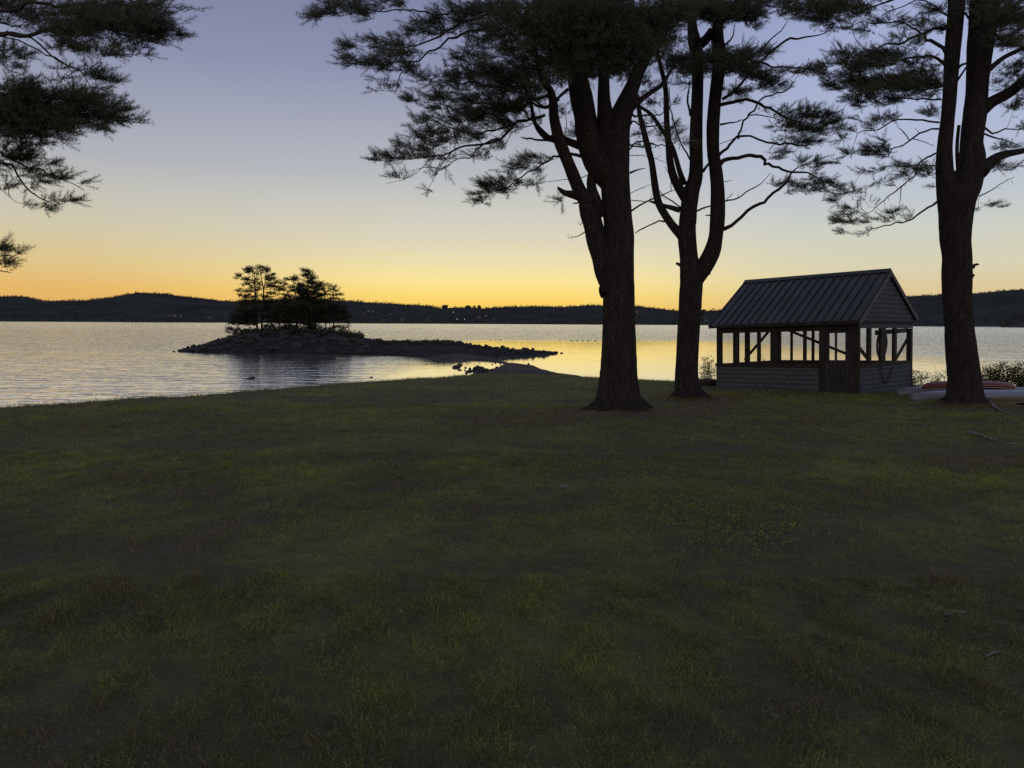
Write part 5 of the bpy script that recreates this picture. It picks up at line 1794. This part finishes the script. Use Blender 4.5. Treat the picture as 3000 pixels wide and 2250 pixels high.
b.box((0.1, 0.1, -0.06), (Wd - 0.1, yL - 0.1, 0.0))
b.build('floor', timber, shed)

# ring hanging inside the gable opening, rope loop outside
rc = np.array(SM @ Vector(sloc(*k1(1291, 682), 1, 0.30)))
ring = MB()
th = np.linspace(0, math.tau, 33)
px_dir = np.array(SM.to_3x3() @ Vector((1, 0, 0)))
zz_ = np.array((0, 0, 1.0))
pts = [np.cos(t) * px_dir * 0.43 + np.sin(t) * zz_ * 0.50 for t in th]
rb = MB()
rb.tube(pts, [0.034] * len(pts), 10, cap=False)
o = rb.build('life_ring', simple('old_ring_cover', (0.03, 0.03, 0.032), (0.05, 0.05, 0.055), 6), None)
o.location = rc
tagit(o, 'dark oval ring hanging behind the gable screen of the shed', 'ring')
rp = MB()
pr = [sloc(*k1(u, v), 1, -0.07) for u, v in ((1282, 822), (1286, 860), (1297, 900), (1310, 922), (1325, 925), (1340, 900), (1352, 865), (1358, 828))]
base = np.array(SM @ Vector(pr[0]))
pw = [np.array(SM @ Vector(p)) - base for p in pr]
q = smooth([tuple(p) + (0.02,) for p in pw], 0.04)
rp.tube(q[:, :3], q[:, 3], 8)
o = rp.build('rope', simple('dark_rope', (0.02, 0.02, 0.02), (0.035, 0.035, 0.035), 40), None)
o.location = base
tagit(o, 'dark rope hanging in a loop on the shed wall under the gable screens', 'rope')

# ------------------------------------------------------------------ boats beside the shed
def boat(px, py, d, L_, B, H, rot, mat, label, trim, tiltx=0.0, lift=0.0, cat='canoe', thwarts=True):
    p = P(px, py, d)
    z = float(ground_z(p[0], p[1])) + lift
    e = empty('canoe', (p[0], p[1], z), label, cat, None, (math.radians(tiltx), 0, rot))
    n, m = 40, 14
    v, f = [], []
    for i in range(n + 1):
        s = -1 + 2 * i / n
        w = max((1 - abs(s) ** 2.6), 0.0) ** 0.75 * B / 2 + 0.012
        sheer = 0.12 * abs(s) ** 4       # bow/stern rise of the gunwale (upside down: dips)
        kz = H * (1 - 0.42 * abs(s) ** 5)
        gz = 0.10 - 0.10 * abs(s) ** 3 + 0.02
        for k in range(m + 1):
            a = math.pi * k / m
            yy = -math.cos(a) * w
            zz = gz + (kz - gz) * (math.sin(a) ** 0.62)
            v.append((s * L_ / 2 * (1 - 0.012 * math.sin(a)), yy, zz))
    for i in range(n):
        for k in range(m):
            a = i * (m + 1) + k
            f.append((a, a + 1, a + m + 2, a + m + 1))
    f.append(tuple(range(m + 1)))
    f.append(tuple(n * (m + 1) + k for k in range(m, -1, -1)))
    b = MB()
    b.add(v, f, True)
    o = b.build('hull', mat, e)
    sol = o.modifiers.new('t', 'SOLIDIFY')
    sol.thickness = 0.012
    for k in (0, m):
        g = MB()
        pts = [v[i * (m + 1) + k] for i in range(n + 1)]
        g.tube(pts, [0.016] * len(pts), 6)
        g.build('gunwale', trim, e)
    kk = MB()
    pts = [np.array(v[i * (m + 1) + m // 2]) + (0, 0, 0.004) for i in range(n + 1)]
    kk.tube(pts, [0.012] * len(pts), 6)
    kk.build('keel', mat, e)
    if thwarts:
        for s in (-0.4, 0.05, 0.45):
            t_ = MB()
            i = int((s + 1) / 2 * n)
            t_.beam(v[i * (m + 1)], v[i * (m + 1) + m], 0.05, 0.02)
            t_.build('thwart', trim, e)
    return e


white = simple('white_hull', (0.12, 0.125, 0.16), (0.18, 0.185, 0.23), 3, 0.45, 0.4)
white2 = simple('aluminium_hull', (0.10, 0.10, 0.125), (0.15, 0.15, 0.185), 3, 0.4, 0.5)
redm = simple('red_hull', (0.085, 0.016, 0.018), (0.12, 0.022, 0.024), 3, 0.5, 0.4)
yelm = simple('dull_yellow_hull', (0.06, 0.042, 0.012), (0.10, 0.07, 0.02), 3, 0.6, 0.3)
trimw = simple('gunwale_trim', (0.2, 0.2, 0.22), (0.3, 0.3, 0.33), 5)
boat(2905, 1160, 21.7, 5.0, 0.85, 0.36, math.radians(4), white, 'white canoe lying upturned in front, lowest and nearest of the stacked boats', trimw)
boat(2850, 1150, 23.2, 4.6, 0.8, 0.38, math.radians(-6), white2, 'grey canoe lying upturned just behind the white one, its bow poking further left', trimw)
boat(2838, 1128, 22.7, 2.95, 0.66, 0.28, math.radians(3), redm, 'red boat resting upturned on top of the pale canoes', trimw, 0, 0.30, thwarts=False)
boat(3010, 1168, 20.9, 2.2, 0.6, 0.24, math.radians(2), yelm, 'dull yellow boat low on the grass at the right edge beneath the white canoe', trimw, thwarts=False)

# driftwood / roots on the grass
def stick(pts, r, label, name='fallen_branch'):
    g = [ground_at(*p) for p in pts]
    base = g[0]
    out = []
    n = len(pts)
    for i, p in enumerate(g):
        rr = r * (1 - 0.6 * i / (n - 1))
        out.append((p[0] - base[0], p[1] - base[1], float(ground_z(p[0], p[1])) - base[2] + rr * 0.9 + 0.012, rr))
    q = smooth(out, 0.05)
    q[1:-1, :3] += rng.normal(size=(len(q) - 2, 3)) * 0.006
    b = MB()
    b.tube(q[:, :3], q[:, 3], 9)
    o = b.build(name, M['driftwood'], None)
    o.location = base
    return tagit(o, label, 'branch')


stick([cr(945, 1185), cr(965, 1215), cr(1000, 1242), cr(1060, 1262), cr(1135, 1287)], 0.04, 'pale bent dead branch on the grass starting at the right pine foot')
stick([cr(1010, 1150), cr(1080, 1175), cr(1140, 1210), cr(1200, 1245)], 0.035, 'pale thin dead branch beside the upturned boats')
stick([cr(780, 1440), cr(830, 1455), cr(900, 1475), cr(960, 1495), cr(1040, 1512)], 0.032, 'long whitish stick lying alone in the lawn at right')
stick([cr(1100, 1525), cr(1150, 1527), cr(1210, 1532)], 0.015, 'short pale twig at the right end of the long whitish stick')
# surface root at the near tree
# ------------------------------------------------------------------ shrubs
def shrub(name, label, group, px0, px1, ytop, d, seed, leaf=0.05, nst=22, upright=0.9, leaves=34, mat='leaf'):
    r = np.random.default_rng(seed)
    pc = (px0 + px1) / 2
    x0_, x1_ = (px0 - CX) / F * d, (px1 - CX) / F * d
    horz = 939.1 + 0.00524 * pc
    zt_ = CAM_Z - (ytop - horz) / F * d
    zb = float(ground_z(pc, d)) - 0.1 if d < 30 else lawn_plane(np.array(float(d))) - 0.15
    zb = float(lawn_plane(np.array(float(d)))) - 0.15
    base = np.array(((x0_ + x1_) / 2, d, zb))
    e = empty(name, base, label, 'shrub', group)
    w = (x1_ - x0_) / 2
    hgt = zt_ - zb
    st = MB()
    lv = []
    for k in range(nst):
        bx, by = r.uniform(-w * .7, w * .7), r.uniform(-0.4, 0.4)
        tx, ty = bx + r.normal() * w * (1 - upright) + bx * 0.35, by + r.normal() * 0.25
        hh = hgt * r.uniform(0.55, 1.0)
        n = 7
        pts = np.array([(bx + (tx - bx) * t ** 1.3, by + (ty - by) * t ** 1.3, hh * t) for t in np.linspace(0, 1, n)]) + r.normal(size=(n, 3)) * 0.015
        st.tube(pts, np.linspace(0.009, 0.003, n), 4)
        for _ in range(leaves):
            t = r.uniform(0.2, 1.0)
            p = np.array([np.interp(t, np.linspace(0, 1, n), pts[:, j]) for j in range(3)])
            out = r.normal(size=3)
            out[2] = abs(out[2]) * 0.6
            out /= np.linalg.norm(out)
            p = p + out * r.uniform(0.0, 0.12) * (1.6 - upright)
            s = np.cross(out, r.normal(size=3))
            s /= np.linalg.norm(s)
            l = leaf * r.uniform(0.7, 1.4)
            lv.append((p, p + out * l * 0.5 + s * l * 0.22, p + out * l, p + out * l * 0.5 - s * l * 0.22))
    st.build('stem', M['twig'], e)
    bulk('foliage', np.array(lv).reshape(-1, 3), 4, M[mat], e)


shrub('willow_shrub', 'upright leafy shoots at the water edge between the second pine and the shed', None, 2046, 2098, 1040, 31.5, 1, 0.07, 20, 0.97, 46)
shrub('willow_shrub', 'small leafy bush against the right corner of the shed', None, 2664, 2712, 1076, 28.8, 2, 0.07, 16, 0.7, 50)
shrub('willow_shrub', 'thin open bush between the shed and the right pine', None, 2718, 2785, 1072, 28.6, 3, 0.07, 16, 0.65, 34)
shrub('willow_shrub', 'dense round bush right of the right pine behind the boats', None, 2868, 2965, 1062, 28.2, 4, 0.075, 46, 0.6, 75)
shrub('willow_shrub', 'dense bush at the right picture edge behind the yellow boat', None, 2945, 3080, 1062, 27.8, 5, 0.075, 50, 0.6, 75)
for k, (a, b_, yt, dd) in enumerate(((2220, 2262, 1046, 32.5), (2150, 2180, 1050, 32.5))):
    shrub('willow_shrub', ('leafy tip showing through the middle bay of the shed screens', 'leafy tip showing through the left bay of the shed screens')[k], None, a, b_, yt, dd, 20 + k, 0.06, 8, 0.9, 30)

# shore bank timber left of the shed
bb = MB()
pa, pb = P(2030, 1128, 30.0), P(2105, 1128, 30.0)
bb.tube([(0, 0, 0), (pb - pa) * 0.5 + (0, 0, 0.01), pb - pa], [0.16, 0.17, 0.15], 12)
o = bb.build('log', simple('wet_log', (0.04, 0.032, 0.03), (0.07, 0.058, 0.052), 4, bump=0.5), None)
o.location = (pa[0], pa[1], float(lawn_plane(np.array(30.0))) + 0.12)
tagit(o, 'dark log along the shore between the second pine and the shed', 'log')

shrub('shore_weed', 'tallest clump of bare weed stalks on the lawn edge at left against the water', None, 332, 368, 1158, float(ground_at(350, 1171)[1]) - .1, 61, 0.03, 9, 0.8, 5)
shrub('shore_weed', 'small weed clump at the far left corner of the lawn edge', None, 60, 105, 1180, float(ground_at(80, 1191)[1]) - .1, 62, 0.03, 7, 0.7, 4)
shrub('shore_weed', 'pair of thin weed stalks on the lawn edge left of the island reflection', None, 486, 506, 1149, float(ground_at(495, 1164)[1]) - .1, 63, 0.03, 4, 0.8, 4)
stick([(1640, 1434), (1655, 1429), (1672, 1432)], 0.012, 'short grey twig lying mid lawn below the nearest pine')
stick([(1650, 1425), (1656, 1432), (1662, 1440)], 0.008, 'second small twig crossing the one below the nearest pine')
stick([(2768, 1814), (2800, 1806), (2829, 1802)], 0.008, 'thin pale twig in the lawn at lower right')
stick([(2888, 1932), (2906, 1918), (2930, 1916)], 0.007, 'pale chip of wood near the right edge of the lawn')

# ------------------------------------------------------------------ lawn grass
def blades(name, x, y, hgt, wid, mat, label, cat, lean=0.55, seg=2):
    n = len(x)
    z = ground_z(x, y) - 0.004
    a = rng.uniform(0, math.tau, n)
    ln = rng.normal(size=n) * lean
    ln2 = rng.normal(size=n) * lean
    h = hgt * rng.uniform(0.45, 1.25, n)
    base = np.stack((x, y, z), 1)
    sd = np.stack((np.cos(a), np.sin(a), 0 * a), 1) * (wid * rng.uniform(.7, 1.3, n))[:, None] / 2
    v = np.stack((ln, ln2, np.ones(n)), 1)
    v /= np.linalg.norm(v, axis=1, keepdims=True)
    mid = base + v * (h * 0.55)[:, None]
    v2 = v + np.stack((ln, ln2, -0.35 * np.ones(n)), 1) * 0.6
    v2 /= np.linalg.norm(v2, axis=1, keepdims=True)
    tip = mid + v2 * (h * 0.5)[:, None]
    t1 = np.stack((base - sd, base + sd, mid), 1)
    t2 = np.stack((mid - sd * 0.8, mid + sd * 0.8, tip), 1)
    V = np.concatenate((t1, t2), 0).reshape(-1, 3)
    r = rng.random(n)
    o = bulk(name, V, 3, mat, attr=np.concatenate((r, r)))
    return tagit(o, label, cat, kind='stuff')


def scatter(n, y0_, y1_, power, side=1.0):
    """points in the visible wedge (with a margin each side)"""
    y = y0_ + (y1_ - y0_) * rng.random(n) ** power
    x = rng.uniform(-1, 1, n) * (0.72 * y + 1.2 * side)
    return x, y


def on_lawn(x, y, m=0.0):
    s = signed_dist(edge, x, y)
    return s > m


xs_, ys_, hs_, ws_ = [], [], [], []
for n, a, b_, h, w in ((210000, 1.6, 5.0, 0.046, 0.0042), (230000, 5.0, 11.0, 0.050, 0.0055), (180000, 11.0, 20.0, 0.060, 0.010), (150000, 20.0, 42.0, 0.075, 0.018)):
    x, y = scatter(n, a, b_, 0.62)
    # thin out in worn patches
    wp = bumps(x, y, 77, 2.4, 3) + 0.9 * bumps(x, y, 79, 0.42, 3)
    near = sum(np.exp(-((x - m_[0] - .3) ** 2 + (y - m_[1] + .3) ** 2) / 1.6) for m_ in MOUNDS[:1])
    k = on_lawn(x, y, 0.0) & (rng.random(n) < np.clip(0.75 + 0.55 * wp - 0.9 * near, 0.08, 1))
    x, y = x[k], y[k]
    tall = np.clip(1 + 0.45 * bumps(x, y, 78, 3.5, 2) + 0.75 * bumps(x, y, 79, 0.42, 3), 0.35, 2.3)
    xs_.append(x), ys_.append(y), hs_.append(h * tall), ws_.append(np.full(len(x), w))
# longer unmown grass before the shed, at tree feet, and along the shore
x, y = rng.uniform(6.0, 15, 42000), rng.uniform(20.3, 25.6, 42000)
k = (np.abs(x - np.interp(y, (20, 26), (9.5, 11))) < 5.5) & on_lawn(x, y)
xs_.append(x[k]), ys_.append(y[k]), hs_.append(np.full(k.sum(), 0.13) * np.clip((y[k] - 20) / 3.0, 0.35, 1.15)), ws_.append(np.full(k.sum(), 0.012))
for key, (px, py) in TREE_BASE.items():
    g = ground_at(px, py)
    a = rng.uniform(0, math.tau, 3500)
    r = rng.uniform(0.45, 1.1, 3500)
    xs_.append(g[0] + np.cos(a) * r), ys_.append(g[1] + np.sin(a) * r), hs_.append(np.full(3500, 0.035 if key == 'a' else 0.11)), ws_.append(np.full(3500, 0.010))
t = rng.random(9000) * (len(edge) - 9) + 2
i = t.astype(int)
e0, e1 = edge[i], edge[i + 1]
p = e0 + (e1 - e0) * (t - i)[:, None] + rng.normal(size=(9000, 2)) * 0.12
k = (p[:, 1] > 8) & (p[:, 1] < 43)
xs_.append(p[k, 0]), ys_.append(p[k, 1]), hs_.append(rng.uniform(0.03, 0.12, k.sum()) * np.where(rng.random(k.sum()) < 0.06, 2.4, 1)), ws_.append(np.full(k.sum(), 0.011))
X_, Y_, H_, W_ = map(np.concatenate, (xs_, ys_, hs_, ws_))
blades('grass', X_, Y_, H_, W_, M['blade'], 'rough mown grass of mixed green and dry blades covering the whole lawn', 'grass')

# long stray stalks near the camera
x, y = scatter(3500, 1.6, 9.0, 0.7)
blades('dry_grass', x, y, np.full(3500, 0.06), np.full(3500, 0.003), simple('straw', (0.10, 0.095, 0.06), (0.18, 0.17, 0.12), 40), 'scattered straw coloured dry grass stalks', 'dry grass', lean=1.6)

# clover / plantain leaves in the middle right
cl = []
for (px, py, sx, sy, n) in ((2000, 1500, 130, 25, 560), (1920, 1480, 70, 14, 260), (2150, 1550, 120, 22, 380), (1990, 1415, 110, 12, 300), (2230, 1590, 90, 18, 200), (1900, 1390, 120, 10, 200), (780, 1420, 110, 16, 160), (2180, 1380, 130, 14, 220)):
    for _ in range(n):
        g = ground_at(px + rng.normal() * sx * 1.3, py + rng.normal() * sy * 1.4)
        z = float(ground_z(g[0], g[1])) + rng.uniform(0.02, 0.06)
        s = rng.uniform(0.006, 0.014)
        a = rng.uniform(0, math.tau)
        c = np.array((g[0], g[1], z))
        u = np.array((math.cos(a), math.sin(a), rng.normal() * 0.35))
        v = np.array((-math.sin(a), math.cos(a), rng.normal() * 0.35))
        cl.append([c + s * (math.cos(q) * u + math.sin(q) * v * 0.8) for q in np.arange(6) / 6 * math.tau])
tagit(bulk('clover_patch', np.array(cl).reshape(-1, 3), 6, M['clover']), 'bright green round clover leaves sprinkled through the mid lawn', 'clover', kind='stuff')
